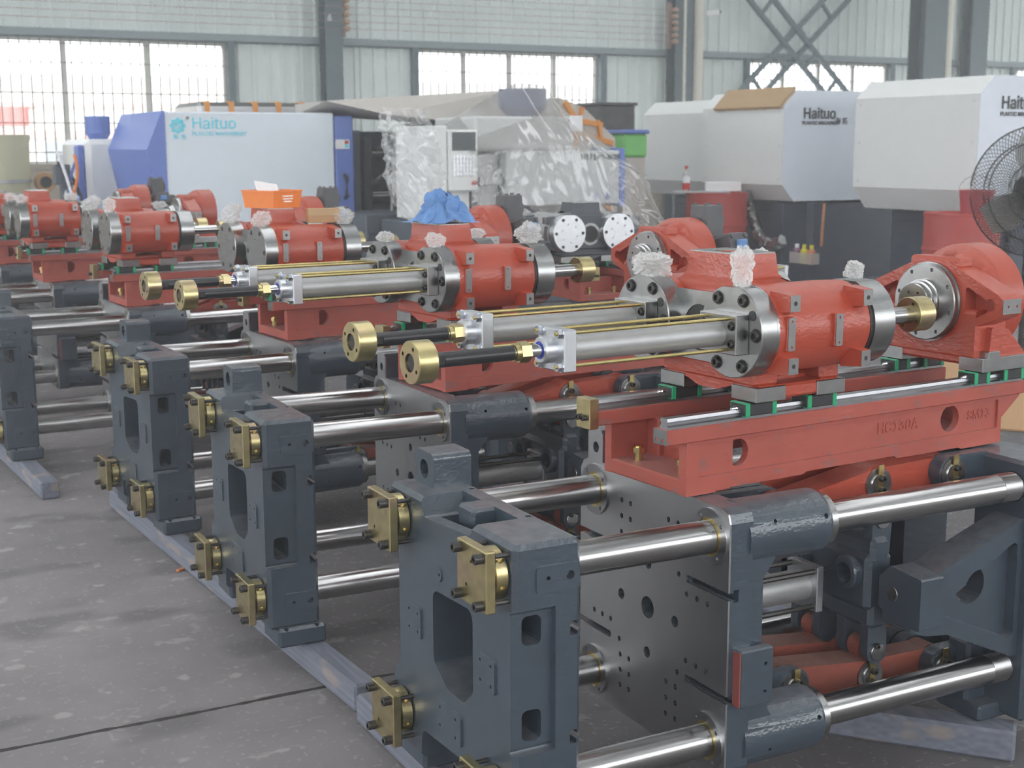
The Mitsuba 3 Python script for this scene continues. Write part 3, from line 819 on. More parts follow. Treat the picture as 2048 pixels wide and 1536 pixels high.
def bed():
    L = 0.898
    webp = [(0.0, 0.0), (0.071, 0.0), (0.075, 0.005), (0.30, 0.005), (0.31, 0.010), (0.56, 0.010), (0.57, 0.004), (0.76, 0.004), (0.77, 0.0), (L, 0.0), (L, 0.056), (0.955, 0.100), (0.955, 0.108), (0.0, 0.108)]
    a = []
    for y0, y1, near in ((0.0, 0.022, True), (0.238, 0.260, False)):
        web = prism('y', rpoly(webp, 0.001), y0, y1)
        pk = prism('y', rpoly([(0.03, 0.034), (0.03, 0.098), (0.885, 0.098), (0.885, 0.034)], 0.004), y0 - 0.01 if near else y1 - 0.006, y0 + 0.006 if near else y1 + 0.01)
        a.append(web - pk - cyl('y', (0.131, 0.070), 0.027, y0 - 0.02, y1 + 0.02, 28) - cyl('y', (0.735, 0.070), 0.029, y0 - 0.02, y1 + 0.02, 28))
    a.append(box(0.0, 0.11, 0.0, 0.26, 0.0, 0.03, 0.003))
    a.append(box(0.105, 0.125, 0.01, 0.25, 0.0, 0.098, 0.003))
    a.append(box(0.78, L, 0.0, 0.26, 0.0, 0.03, 0.003))
    a.append(box(0.88, L, 0.01, 0.25, 0.0, 0.09, 0.003))
    a.append(box(0.45, 0.47, 0.01, 0.25, 0.005, 0.09, 0.003))
    for y0, y1 in ((-0.009, 0.031), (0.212, 0.252)):
        a.append(box(-0.055, 0.962, y0, y1, 0.106, 0.1355, 0.002))
    a.append(box(0.09, 0.11, 0.20, 0.24, 0.02, 0.11, 0.004))
    return U(*a)


def rail_profile(c):
    return [(c - 0.0125, 0.1355), (c + 0.0125, 0.1355), (c + 0.0125, 0.1405), (c + 0.0085, 0.1440), (c + 0.0085, 0.1475), (c + 0.0110, 0.1500), (c + 0.0095, 0.1560), (c - 0.0095, 0.1560), (c - 0.0110, 0.1500), (c - 0.0085, 0.1475), (c - 0.0085, 0.1440), (c - 0.0125, 0.1405)]


def carriage_casting():
    a = []
    for w in (W1, W2):
        a.append(lathe('x', (w, HC), [(0.135, 0), (0.135, 0.088), (0.150, 0.0885), (0.158, 0.085), (0.30, 0.0855), (0.372, 0.0835), (0.379, 0.080), (0.379, 0)], 48))
    # neck and hopper block
    steps = [(0.445, 0.166, 0.262, 0.056, 0.203), (0.405, 0.164, 0.266, 0.052, 0.208), (0.396, 0.162, 0.274, 0.046, 0.216), (0.389, 0.159, 0.288, 0.034, 0.228), (0.383, 0.154, 0.310, 0.012, 0.246), (0.36, 0.150, 0.325, 0.0, 0.253)]
    for (h1, p0, p1, q0, q1), (h0, r0, r1, s0, s1) in zip(steps[:-1], steps[1:]):
        a.append(m3.Manifold.hull_points(np.array([(x, y, h1) for x in (p0, p1) for y in (q0, q1)] + [(x, y, h0) for x in (r0, r1) for y in (s0, s1)])))
    a.append(box(0.135, 0.36, 0.0, 0.25, 0.235, 0.37, 0.006))
    # front wall down to the saddle, and the saddle
    a.append(prism('x', rpoly([(-0.01, 0.198), (0.06, 0.190), (0.10, 0.178), (0.155, 0.178), (0.19, 0.190), (0.262, 0.198), (0.262, 0.26), (-0.01, 0.26)], 0.005), 0.155, 0.195))
    a.append(box(0.150, 0.215, -0.014, 0.267, 0.197, 0.235, 0.006))
    a.append(box(0.325, 0.378, -0.014, 0.267, 0.196, 0.25, 0.006))
    a.append(box(0.160, 0.380, -0.018, 0.042, 0.170, 0.198, 0.005))
    a.append(box(0.160, 0.380, 0.205, 0.271, 0.170, 0.198, 0.005))
    a.append(box(0.195, 0.36, 0.03, 0.225, 0.178, 0.21, 0.006))
    # pads on both flanks
    for s, wc in ((-1, W1), (1, W2)):
        for u in (0.160, 0.348):
            for dz in (-0.059, 0.058):
                h = HC + dz
                a.append(m3.Manifold.batch_hull([box(u - 0.0125, u + 0.0125, *sorted((wc + s * 0.099, wc + s * 0.097)), h - 0.0155, h + 0.0155), box(u - 0.017, u + 0.017, *sorted((wc + s * 0.055, wc + s * 0.05)), h - 0.02, h + 0.02)]))
        for u in (0.160, 0.282):
            a.append(box(u - 0.0095, u + 0.0095, *sorted((wc + s * 0.092, wc + s * 0.06)), HC - 0.032, HC + 0.032, 0.002))
    m = U(*a)
    m = m - cyl('x', ((W1 + W2) / 2, 0.300), 0.046, 0.10, 0.17, 32)
    m = m - cyl('z', (0.214, 0.13), 0.034, 0.41, 0.46, 28)
    return m


def flange(front=True):
    R = 0.088
    m = lathe('x', (0, 0), [(0.092, 0), (0.092, R - 0.002), (0.094, R), (0.1365, R), (0.1365, 0)], 56)
    m = m - box(0.0, 0.3, -0.1, 0.1, 0.0835, 0.2)
    return m


def flange_bolts_pos():
    return [(0.071 * math.cos(math.radians(a)), 0.071 * math.sin(math.radians(a))) for a in (0, 60, 120, 180, 240, 300)]


def rear_flange():
    R = 0.0865
    m = lathe('x', (0, 0), [(0.385, 0), (0.385, R), (0.441, R), (0.443, R - 0.002), (0.443, 0)], 56)
    return m - box(0.0, 0.6, -0.1, 0.1, 0.0815, 0.2)


def disc_with_holes(u0, u1):
    m = lathe('x', (0, 0), [(u0, 0.0155), (u0, 0.0345), (u0 + 0.0015, 0.036), (u1 - 0.0015, 0.036), (u1, 0.0345), (u1, 0.0155)], 40)
    return m - U(*[cyl('x', (0.026 * math.cos(a), 0.026 * math.sin(a)), 0.0035, u0 - 0.01, u0 + 0.012, 10) for a in (0.5, 2.07, 3.64, 5.2)])


def rear_casting():
    c = (0.13, 0.31)
    a = [lathe('x', c, [(0.795, 0), (0.795, 0.088), (0.815, 0.089), (0.845, 0.098), (0.885, 0.121), (0.895, 0.124), (0.962, 0.124), (0.966, 0.120), (0.966, 0)], 56)]
    arms = [(-0.062, 0.297), (-0.062, 0.330), (-0.05, 0.339), (0.09, 0.402), (0.17, 0.402), (0.31, 0.339), (0.322, 0.330), (0.322, 0.297), (0.31, 0.288), (0.18, 0.235), (0.08, 0.235), (-0.05, 0.288)]
    arm = prism('x', rpoly(arms, 0.006), 0.800, 0.862)
    arm = arm - U(*[prism('x', rpoly([(-0.048, 0.312), (0.035, 0.352), (0.035, 0.268)], 0.006), 0.79, 0.835), prism('x', rpoly([(0.308, 0.312), (0.225, 0.352), (0.225, 0.268)], 0.006), 0.79, 0.835)])
    arm = arm - cyl('x', (-0.030, 0.315), 0.0135, 0.7, 0.9, 20) - cyl('x', (0.290, 0.315), 0.0135, 0.7, 0.9, 20)
    a.append(arm)
    a.append(box(0.805, 0.855, 0.06, 0.20, 0.385, 0.409, 0.006))
    a.append(prism('y', rpoly([(0.80, 0.19), (0.80, 0.30), (0.90, 0.30), (0.90, 0.19)], 0.01), 0.005, 0.255))
    for w0, w1 in ((-0.01, 0.03), (0.23, 0.27)):
        a.append(prism('y', rpoly([(0.83, 0.19), (0.838, 0.262), (0.892, 0.256), (0.955, 0.196), (0.955, 0.19)], 0.004), w0, w1))
    a.append(box(0.802, 0.960, 0.02, 0.24, 0.178, 0.212, 0.006))
    m = U(*a)
    return m - cyl('x', c, 0.03, 0.7, 1.2, 24) - U(cyl('x', c, 0.10, 0.93, 1.2, 40))


def slider(u0, u1):
    return U(box(u0, u1, -0.021, 0.021, 0.142, 0.1655, 0.002))


def motor():
    a = [cyl('x', (0.13, 0.31), 0.075, 0.962, 1.075, 32, 0.004), lathe('x', (0.13, 0.31), [(1.07, 0), (1.07, 0.055), (1.11, 0.050), (1.115, 0.045), (1.115, 0)], 20), box(1.075, 1.135, 0.085, 0.175, 0.30, 0.37, 0.008)]
    return U(*a)


def motor_lobe():
    """one cylinder of the star, standing up from the axis"""
    b = m3.Manifold.batch_hull([box(0.982, 1.072, -0.040, 0.040, 0.05, 0.12, 0.012), box(0.990, 1.064, -0.034, 0.034, 0.155, 0.160, 0.002)])
    return U(b, cyl('x', (0, 0.11), 0.026, 1.06, 1.080, 20, 0.003), *[cyl('z', (u, w), 0.007, 0.158, 0.166, 8) for u in (1.0, 1.054) for w in (-0.024, 0.024)])


def injection_unit(M, label, shift=0.0, rods=None, rear=0.79, motor_on=True, cast='red_paint', disc='machined', seat='machined', group='red injection units in a row', rear_dz=0.0):
    t = Thing('injection_unit', label, 'machine', M, group)
    b = t.add('bed', bed, 'red_frame', 'bed', smooth=30)
    t.add('casting_mark', lambda: text_on('HC130A', 0.022, 0.0022, (0.512, 0.0062, 0.062), (1, 0, 0), (0, 0, 1), True), 'red_frame', 'hc', parent=b, smooth=False)
    t.add('casting_mark', lambda: text_on('SM13', 0.020, 0.0022, (0.79, 0.0062, 0.061), (1, 0, 0), (0, 0, 1), True), 'red_frame', 'sm', parent=b, smooth=False)
    for w in (0.055, 0.192):
        t.add('plug', lambda: cat(cyl('z', (0.034, 0), 0.0085, 0.03, 0.047, 12), prism('z', circ((0.034, 0), 0.0125, 6), 0.047, 0.058), cyl('z', (0.034, 0), 0.0068, 0.058, 0.061, 12)), 'brass_plug', 'plug', Tm(0, w, 0), parent=b, smooth=20)
    t.add('end_block', lambda: box(-0.078, -0.055, 0.205, 0.251, 0.102, 0.163, 0.0015), 'brass', 'endblk', parent=b)
    for w in (0.219, 0.236):
        t.add('bolt', lambda: socket_bolt(r=0.006, L=0.010), 'black_oxide', 'sb6', Tm(-0.078, w, 0.125), parent=b)
    t.add('rail_end', lambda: box(-0.0565, -0.055, -0.008, 0.030, 0.107, 0.135) - U(cyl('x', (0.002, 0.115), 0.004, -0.1, 0, 8), cyl('x', (0.021, 0.115), 0.004, -0.1, 0, 8)), 'machined', 'railend', parent=b, smooth=False)
    for c in (0.0075, 0.2315):
        t.add('guide_rail', (lambda cc=c: prism('x', rail_profile(cc), -0.05, 0.958)), 'rail_steel', ('rail', c), smooth=False)
    C = Tm(shift, 0, 0)

    def blocks(us, MM, par):
        for c in (0.0075, 0.2315):
            for u0, u1 in us:
                k = t.add('bearing_block', (lambda a=u0, bb=u1: box(a, bb, -0.0225, 0.0225, 0.1425, 0.1665, 0.002)), 'rubber', ('blk', u0, u1), MM @ Tm(0, c, 0), parent=par)
                for e in (u0 + 0.001, u1 - 0.012):
                    t.add('end_cap', (lambda: box(0, 0.011, -0.0235, 0.0235, 0.1415, 0.1675, 0.001)), 'green_plastic', 'gcap', MM @ Tm(e, c, 0), parent=par, smooth=False)
            t.add('grease_nipple', lambda: lathe('x', (0, 0), [(-0.022, 0), (-0.022, 0.003), (-0.019, 0.0045), (-0.016, 0.003), (-0.013, 0.005), (-0.009, 0.005), (-0.008, 0.0035), (0.004, 0.0035), (0.004, 0)], 10), 'chrome', 'nip', MM @ Tm(us[0][0], c - 0.006, 0.158), parent=par)

    cst = t.add('carriage', carriage_casting, cast, 'carr', C, smooth=32)
    blocks([(0.130, 0.211), (0.291, 0.372)], C, cst)
    t.add('casting_mark', lambda: text_on('LD90', 0.020, 0.003, (0.1555, 0.10, 0.212), (0, -1, 0), (0, 0, 1), True), cast, 'ld', C, parent=cst, smooth=False)
    for y0, y1, fy0, fy1 in ((-0.0205, -0.015, -0.0205, 0.052), (0.268, 0.273, 0.197, 0.273)):
        for u0, u1 in ((0.151, 0.228), (0.311, 0.388)):
            t.add('machined_foot', (lambda a=u0, bb=u1, c=min(fy0, fy1), d=max(fy0, fy1): box(a, bb, c, d, 0.167, 0.1965, 0.0015)), 'machined', ('foot', u0, fy0), C, parent=cst)
    for s, wc in ((-1, W1), (1, W2)):
        for u in (0.160, 0.348):
            for dz in (-0.059, 0.058):
                t.add('mounting_pad', (lambda ss=s: box(-0.012, 0.012, *sorted((ss * 0.099, ss * 0.1005)), -0.015, 0.015) - cyl('y', (0, 0), 0.0045, -0.2, 0.2, 10)), 'machined', ('mpad', s), C @ Tm(u, wc, HC + dz), parent=cst, smooth=False)
                t.add('threaded_hole', (lambda ss=s: cyl('y', (0, 0), 0.0047, *sorted((ss * 0.096, ss * 0.0995)), 10)), 'bore', ('thole', s), C @ Tm(u, wc, HC + dz), parent=cst, smooth=False)
        for u in (0.160, 0.282):
            t.add('mounting_pad', (lambda ss=s: prism('y', rrect(-0.009, 0.009, -0.031, 0.031, 0.0045), *sorted((ss * 0.092, ss * 0.0937))) - U(cyl('y', (0, 0.024), 0.0025, -0.2, 0.2, 8), cyl('y', (0, -0.024), 0.0025, -0.2, 0.2, 8))), 'machined', ('mpadl', s), C @ Tm(u, wc, HC), parent=cst, smooth=False)
    t.add('hopper_seat', lambda: box(0.167, 0.261, 0.057, 0.202, 0.445, 0.4475) - cyl('z', (0.214, 0.13), 0.034, 0.4, 0.5, 28), 'machined', 'hseat', C, parent=cst, smooth=False)
    t.add('barrel_seat', lambda: (U(cyl('x', (W1, HC), 0.0885, 0.130, 0.1345, 48), cyl('x', (W2, HC), 0.0885, 0.130, 0.1345, 48), box(0.130, 0.1345, 0.03, 0.223, 0.235, 0.373)) - cyl('x', ((W1 + W2) / 2, 0.300), 0.046, 0.10, 0.17, 32)), seat, 'bseat', C, parent=cst)
    if cast == 'grey_cast':
        for w in (W1, W2):
            t.add('sleeve', lambda: ring('x', (0, 0), 0.086, 0.0892, 0.137, 0.372, 44), 'tube_grey', 'sleeve', C @ Tm(0, w, HC), parent=cst)
        t.add('bore_ring', lambda: ring('x', ((W1 + W2) / 2, 0.300), 0.040, 0.052, 0.128, 0.131, 32), 'machined', 'bring', C, parent=cst)
    t.add('barrel_bore', lambda: cyl('x', ((W1 + W2) / 2, 0.300), 0.0463, 0.132, 0.137, 32), 'bore', 'bbore', C, parent=cst)
    for i, w in enumerate((W1, W2)):
        K = C @ Tm(0, w, HC)
        fl = t.add('front_flange', flange, disc, 'flange', K, parent=None)
        if rods is not None:
            for (dy, dz) in flange_bolts_pos():
                if abs(dz) < 0.01 and dy > 0:
                    continue
                t.add('bolt', lambda: cat(ring('x', (0, 0), 0.0105, 0.0135, 0.0915, 0.0945, 18), socket_bolt(r=0.0105, L=0.008).translate([0.0925, 0, 0])), 'black_oxide', 'fb', K @ Tm(0, dy, dz), parent=fl)
            t.add('dowel', lambda: cyl('x', (-0.06, 0.036), 0.0095, 0.0905, 0.093, 16), 'bore', 'dowel', K, parent=fl)
        else:
            for (dy, dz) in flange_bolts_pos():
                t.add('bolt_hole', lambda: cyl('x', (0, 0), 0.0075, 0.0905, 0.0926, 12), 'bore', 'bh', K @ Tm(0, dy, dz), parent=fl)
            for a in (20, 80, 140, 200, 260, 320):
                t.add('threaded_hole', lambda: cyl('x', (0, 0), 0.0042, 0.0905, 0.0926, 10), 'chrome', 'bh2', K @ Tm(0, 0.043 * math.cos(math.radians(a)), 0.043 * math.sin(math.radians(a))), parent=fl)
        rfl = t.add('rear_flange', rear_flange, 'machined', 'rflange', K)
        t.add('gasket', lambda: cyl('x', (0, 0), 0.082, 0.378, 0.386, 40), 'rubber', 'gasket', K, parent=rfl)
        sh = t.add('piston_rod', lambda: cyl('x', (0, 0), 0.0175, 0.44, 0.600, 24), 'polished', 'prod', K)
        t.add('coupling_disc', lambda: disc_with_holes(0.572, 0.618), 'brass', 'cdisc', K, parent=sh)
        if rods is None:
            continue
        ud = rods[i]
        hy = t.add('hydraulic_cylinder', lambda: cyl('x', (0, 0), 0.0245, -0.288, 0.064, 32), 'tube_grey', 'htube', K)
        t.add('mount_plate', lambda: box(0.060, 0.0915, -0.052, 0.052, -0.037, 0.037, 0.0015), 'machined', 'hmount', K, parent=hy)
        for dz in (-0.017, 0.017):
            for dy in (-0.040, 0.040):
                t.add('bolt', lambda: cat(ring('x', (0, 0), 0.0065, 0.009, 0.0585, 0.0605, 16), socket_bolt(r=0.0068, L=0.006).translate([0.060, 0, 0])), 'black_oxide', 'hb', K @ Tm(0, dy, dz), parent=hy)
        t.add('head_block', lambda: box(-0.313, -0.287, -0.041, 0.041, -0.0365, 0.0365, 0.002), 'aluminium', 'hhead', K, parent=hy)
        for dy in (-0.031, 0.031):
            for dz in (-0.027, 0.030):
                t.add('tie_rod', lambda: cyl('x', (0, 0), 0.0034, -0.326, 0.062, 8), 'brass_plug', 'hrod', K @ Tm(0, dy, dz), parent=hy)
                t.add('nut', lambda: cat(prism('x', circ((0, 0), 0.0083, 6), -0.3225, -0.3145), cyl('x', (0, 0), 0.0095, -0.3145, -0.313, 14)), 'zinc_nut', 'hnut', K @ Tm(0, dy, dz), parent=hy, smooth=20)
        t.add('gland', lambda: lathe('x', (0, 0), [(-0.337, 0.0155), (-0.337, 0.021), (-0.334, 0.0235), (-0.313, 0.0235), (-0.313, 0.0155)], 32), 'aluminium', 'gland', K, parent=hy)
        t.add('seal', lambda: ring('x', (0, 0), 0.0115, 0.0158, -0.3355, -0.33, 28), 'blue_seal', 'hseal', K, parent=hy, label='blue rod seal')
        dd = ud + 0.588          # how far the rod is drawn in
        R = K @ Tm(dd, 0, 0)
        t.add('chrome_rod', (lambda e=dd: lathe('x', (0, 0), [(-0.41, 0), (-0.41, 0.010), (-0.325 - e, 0.0115), (-0.325 - e, 0)], 24)), 'chrome', ('crod', round(dd, 3)), R, parent=hy)
        t.add('hex_nut', lambda: prism('x', circ((0, 0), 0.0185, 6, 0.3), -0.381, -0.361) + cyl('x', (0, 0), 0.015, -0.390, -0.381, 20), 'brass', 'hexnut', R, parent=hy, smooth=20)
        ext = t.add('rod_extension', lambda: cyl('x', (0, 0), 0.0128, -0.578, -0.392, 28, 0.001) - U(box(-0.545, -0.528, -0.02, -0.0112, -0.02, 0.02), box(-0.545, -0.528, 0.0112, 0.02, -0.02, 0.02)), 'black_rod', 'rext', R, parent=hy)
        t.add('coupling_disc', lambda: disc_with_holes(-0.588, -0.552), 'brass', 'cdisc2', R, parent=hy)
        t.add('rod_end', lambda: cyl('x', (0, 0), 0.0156, -0.585, -0.560, 24, 0.002), 'black_rod', 'rodend', R, parent=hy)
    # rear bearing housing
    D = Tm(rear - 0.79, 0, rear_dz)
    rc = t.add('drive_housing', rear_casting, cast, 'rearc', D, smooth=32)
    blocks([(0.783, 0.835), (0.880, 0.950)], D, rc)
    for fy0, fy1 in ((-0.0205, 0.045), (0.205, 0.273)):
        t.add('machined_foot', (lambda a=fy0, bb=fy1: U(box(0.801, 0.965, a, bb, 0.167, 0.1975, 0.0015), box(0.819, 0.857, a, bb, 0.19, 0.211, 0.002))), 'machined', ('rfoot', fy0), D, parent=rc)
    for s, wc in ((-1, -0.062), (1, 0.322)):
        t.add('machined_pad', (lambda ss=s: box(0.801, 0.860, *sorted((0.0, ss * 0.002)), 0.298, 0.3295, 0) - U(cyl('y', (0.818, 0.314), 0.003, -0.1, 0.1, 8), cyl('y', (0.846, 0.314), 0.003, -0.1, 0.1, 8))), 'machined', ('rpad', s), D @ Tm(0, wc, 0), parent=rc, smooth=False)
    pl = t.add('bearing_cover', lambda: lathe('x', (0.13, 0.31), [(0.778, 0.05), (0.778, 0.083), (0.780, 0.0855), (0.792, 0.0855), (0.792, 0.0885), (0.797, 0.0885), (0.797, 0.05)], 56) - U(*[cyl('x', (0.13 + 0.074 * math.cos(a), 0.31 + 0.074 * math.sin(a)), 0.0045, 0.76, 0.785, 10) for a in np.arange(8) * PI / 4 + 0.25]), 'machined', 'rcover', D, parent=rc)
    t.add('drive_hub', lambda: lathe('x', (0.13, 0.31), [(0.742, 0.014), (0.742, 0.041), (0.744, 0.043), (0.756, 0.043), (0.757, 0.047), (0.768, 0.047), (0.769, 0.051), (0.785, 0.051), (0.785, 0.014)], 40) - U(*[cyl('x', (0.13 + 0.026 * math.cos(a), 0.31 + 0.026 * math.sin(a)), 0.0032, 0.73, 0.752, 8) for a in np.arange(6) * PI / 3]), 'polished', 'rhub', D, parent=rc)
    if motor_on:
        mo = t.add('hydraulic_motor', motor, 'motor_grey', 'motor', D)
        for k in range(5):
            a = math.radians(72 * k)
            R = np.eye(4)
            R[1:3, 1:3] = [[math.cos(a), -math.sin(a)], [math.sin(a), math.cos(a)]]
            R[:3, 3] = [0, 0.13, 0.31]
            t.add('cylinder_lobe', motor_lobe, 'motor_grey', 'lobe', D @ R, parent=mo, smooth=25)
        t.add('port_cap', lambda: box(1.01, 1.045, -0.040, -0.024, 0.345, 0.372, 0.003), 'blue_cloth', 'pcap', D, parent=mo, label='blue port cap')
    return t


BED0 = ZF + 0.465
IP = [((0.481, 0.058, 0.074), 0.0, (-0.588, -0.563), 0.79, False), ((0.560, 1.288, 0.100), -0.146, (-0.588, -0.58), 0.80, True), ((0.514, 2.455, 0.080), -0.20, None, 0.745, True),
      ((0.257, 3.749, 0.074), -0.17, None, 0.745, True), ((0.130, 5.013, 0.030), -0.198, None, 0.72, False), ((0.02, 6.22, 0.03), -0.19, None, 0.78, True)]
IL = ['red injection unit on the nearest clamping unit, letters HC130A cast in its side', 'red injection unit with twin brass tipped rods under the blue rag, second from the camera',
      'red injection unit with bare flanges carrying the orange tray', 'red injection unit with bare flanges, left of the one carrying the orange tray',
      'red injection unit with a flat red hopper block, second from the left picture edge', 'red injection unit partly cut off by the left picture edge']
IM = []
for ((x, y, a), sh, rods, rear, mot), lb in zip(IP, IL):
    IM.append(Tm(x, y, BED0, a))
    injection_unit(IM[-1], lb, sh, rods, rear, mot)

# ------------------------------------------------------------------ machines and clutter at the back of the hall
GLYPHS = {'海': [([(15, 26), (19, 30), (20, 35), (22, 38), (24, 37), (23, 33), (42, 33), (41, 30), (21, 30), (20, 28), (20, 26), (21, 27), (39, 27), (40, 26), (39, 18), (43, 18), (42, 15), (39, 15), (39, 9), (41, 9), (41, 6), (38, 6), (38, 3), (33, 0), (29, 1), (29, 3), (34, 3), (35, 6), (18, 6), (19, 15), (16, 15), (15, 18), (20, 18), (20, 26), (18, 24), (16, 24)], [[(29, 24), (32, 21), (32, 18), (37, 18), (37, 24)], [(28, 14), (31, 12), (31, 9), (36, 9), (36, 15)], [(23, 24), (22, 18), (30, 18), (27, 24)], [(22, 12), (21, 12), (21, 9), (29, 9), (26, 15), (22, 15)]]), ([(8, 36), (11, 37), (14, 34), (16, 34), (16, 32), (14, 31), (14, 32), (10, 33)], []), ([(6, 23), (6, 25), (9, 25), (9, 24), (13, 23), (14, 21), (12, 19)], []), ([(7, 4), (10, 8), (11, 14), (13, 16), (14, 15), (14, 11), (13, 11), (13, 8), (11, 6), (10, 1), (8, 1)], [])],
          '拓': [([(17, 13), (21, 17), (21, 19), (25, 25), (26, 31), (27, 31), (19, 32), (19, 35), (42, 35), (42, 32), (30, 32), (29, 27), (27, 25), (27, 22), (26, 22), (41, 21), (41, 0), (38, 0), (38, 2), (26, 2), (26, 0), (23, 0), (23, 15), (19, 10), (17, 11)], [[(26, 5), (38, 5), (38, 18), (26, 18)]]), ([(6, 13), (6, 17), (10, 17), (11, 18), (11, 27), (6, 27), (6, 30), (11, 30), (11, 37), (14, 38), (14, 30), (19, 30), (19, 27), (14, 27), (14, 20), (15, 19), (16, 20), (19, 20), (19, 17), (14, 16), (14, 1), (12, 1), (12, 0), (8, 0), (7, 1), (7, 3), (11, 3), (11, 15)], [])]}


def place_flat(m, origin, right, up):
    R = np.eye(4)
    r, u = np.array(right, float), np.array(up, float)
    R[:3, 0], R[:3, 1], R[:3, 2], R[:3, 3] = r, u, np.cross(r, u), origin
    return tf(m, R)


def glyph(ch, h, depth, origin, right, up):
    from shapely.geometry import Polygon
    ms = []
    for ext, holes in GLYPHS[ch]:
        P = Polygon(ext, holes).buffer(0)
        for g in getattr(P, 'geoms', [P]):
            ms.append(trimesh.creation.extrude_polygon(g, depth * 38 / h, engine='earcut'))
    m = trimesh.util.concatenate(ms)
    m.apply_scale(h / 38)
    R = np.eye(4)
    r, u = np.array(right, float), np.array(up, float)
    R[:3, 0], R[:3, 1], R[:3, 2], R[:3, 3] = r, u, np.cross(r, u), origin
    m.apply_transform(R)
    return m


def emblem(size, depth, origin, right, up):
    """eight pointed star made of two squares, with a rising arc and the letters cut out"""
    s = size / 2
    sq = np.array([(-s, -s), (s, -s), (s, s), (-s, s)]) * 0.72
    a = m3.CrossSection([sq], m3.FillRule.NonZero)
    star = a + a.rotate(45)
    arc = m3.CrossSection([circ((0.05 * s, 0), 0.62 * s, 28)], m3.FillRule.NonZero) - m3.CrossSection([circ((0.18 * s, 0.06 * s), 0.60 * s, 28)], m3.FillRule.NonZero)
    bars = []
    for x0, x1, y0, y1 in ((-0.30, -0.16, -0.42, 0.12), (-0.30, 0.06, -0.20, -0.06), (-0.02, 0.12, -0.42, 0.12), (0.12, 0.55, 0.04, 0.18), (0.26, 0.40, -0.42, 0.12), (-0.32, 0.2, 0.34, 0.46)):
        bars.append(m3.CrossSection([np.array([(x0, y0), (x1, y0), (x1, y1), (x0, y1)]) * s], m3.FillRule.NonZero))
    cs = star - arc
    for b in bars:
        cs = cs - b
    return place_flat(m3.Manifold.extrude(cs, depth), origin, right, up)


def crumple(size, seed, sub=3, amp=0.5, freq=3.0):
    m = trimesh.creation.icosphere(subdivisions=sub)
    v = m.vertices.copy()
    n1 = meshkit.fbm(v * freq + seed * 7.3, 3, seed) - 0.5
    n2 = np.abs(meshkit.fbm(v * freq * 2.1 + seed * 3.1, 3, seed + 9) - 0.5) * 2
    v = v * (1 + amp * (n1 * 1.6 - n2 * 0.7))[:, None]
    m.vertices = v * np.array(size) / 2
    return m


# --- the blue and pale panel machine
bm = Thing('moulding_machine', 'machine with a large pale cover and a blue angular end, back left', 'machine')
bm.add('cover_panel', box(1.86, 3.36, 9.5, 10.9, 0.52, 1.60, 0.012), 'panel_pale_blue')
bm.add('end_cover', prism('y', [(1.855, 1.605), (1.72, 1.29), (1.87, 0.50), (1.88, 0.50), (1.88, 1.605)], 9.49, 11.0), 'blue_panel', smooth=False, label='blue bevelled end cover')
dk = bm.add('door', box(3.37, 3.54, 9.50, 10.6, 0.42, 1.575, 0.01), 'blue_panel', label='narrow blue door')
bm.add('handle', tube([(3.45, 9.50, 0.86), (3.45, 9.45, 0.88), (3.45, 9.45, 1.04), (3.45, 9.50, 1.06)], 0.018, 8), 'black_ink', parent=dk)
bm.add('warning_label', box(3.37, 3.50, 9.493, 9.499, 1.29, 1.37), 'paper_white', parent=dk, smooth=False)
bm.add('label_mark', box(3.455, 3.49, 9.490, 9.494, 1.30, 1.33), 'cyan_ink', parent=dk, smooth=False)
bm.add('label_mark', box(3.455, 3.49, 9.490, 9.494, 1.333, 1.36), 'red_plastic', parent=dk, smooth=False)
bm.add('emblem', emblem(0.135, 0.003, (1.985, 9.497, 1.485), (1, 0, 0), (0, 0, 1)), 'cyan_ink', smooth=False)
bm.add('lettering', text_on('Haituo', 0.092, 0.003, (2.10, 9.497, 1.462), (1, 0, 0), (0, 0, 1)), 'cyan_ink', smooth=False)
bm.add('lettering', text_on('PLASTIC MACHINERY', 0.032, 0.003, (2.10, 9.497, 1.405), (1, 0, 0), (0, 0, 1)), 'cyan_ink', smooth=False)
for i, ch in enumerate('海拓'):
    bm.add('lettering', glyph(ch, 0.042, 0.003, (1.935 + 0.07 * i, 9.497, 1.375), (1, 0, 0), (0, 0, 1)), 'cyan_ink', smooth=False)
bm.add('lettering', text_on('®', 0.03, 0.003, (2.055, 9.497, 1.53), (1, 0, 0), (0, 0, 1)), 'black_ink', smooth=False)
bm.add('base', U(box(1.9, 4.2, 9.2, 10.9, 0.0, 0.50, 0.01), box(3.42, 3.95, 8.95, 10.6, 0.05, 0.74, 0.01)), 'slate_base')
for z in (0.2, 0.38, 0.56):
    bm.add('louvre', box(3.44, 3.93, 8.935, 8.95, z, z + 0.02), 'navy_base', smooth=False)
bay = bm.add('clamp_bay', U(box(3.56, 4.3, 10.3, 10.6, 0.5, 1.45), box(3.56, 3.64, 9.6, 10.4, 0.5, 1.45), box(3.56, 4.3, 9.6, 10.6, 0.50, 0.56)), 'navy_base')
for z in (0.85, 1.25):
    bm.add('tie_bar', cyl('x', (9.9, z), 0.045, 3.6, 4.3, 16), 'machined', parent=bay)
bm.add('mould_plate', U(box(3.72, 3.80, 9.7, 10.2, 0.7, 1.4, 0.01), cyl('x', (9.95, 1.05), 0.15, 3.66, 3.74, 24)), 'black_paint', parent=bay)
hs = [(3.68, 9.55, 0.72), (3.72, 9.45, 0.62), (3.80, 9.40, 0.58), (3.86, 9.42, 0.66), (3.90, 9.5, 0.85), (3.90, 9.6, 1.0)]
bm.add('hose', tube(np.array(hs), 0.016, 8), 'tube_grey', parent=bay)

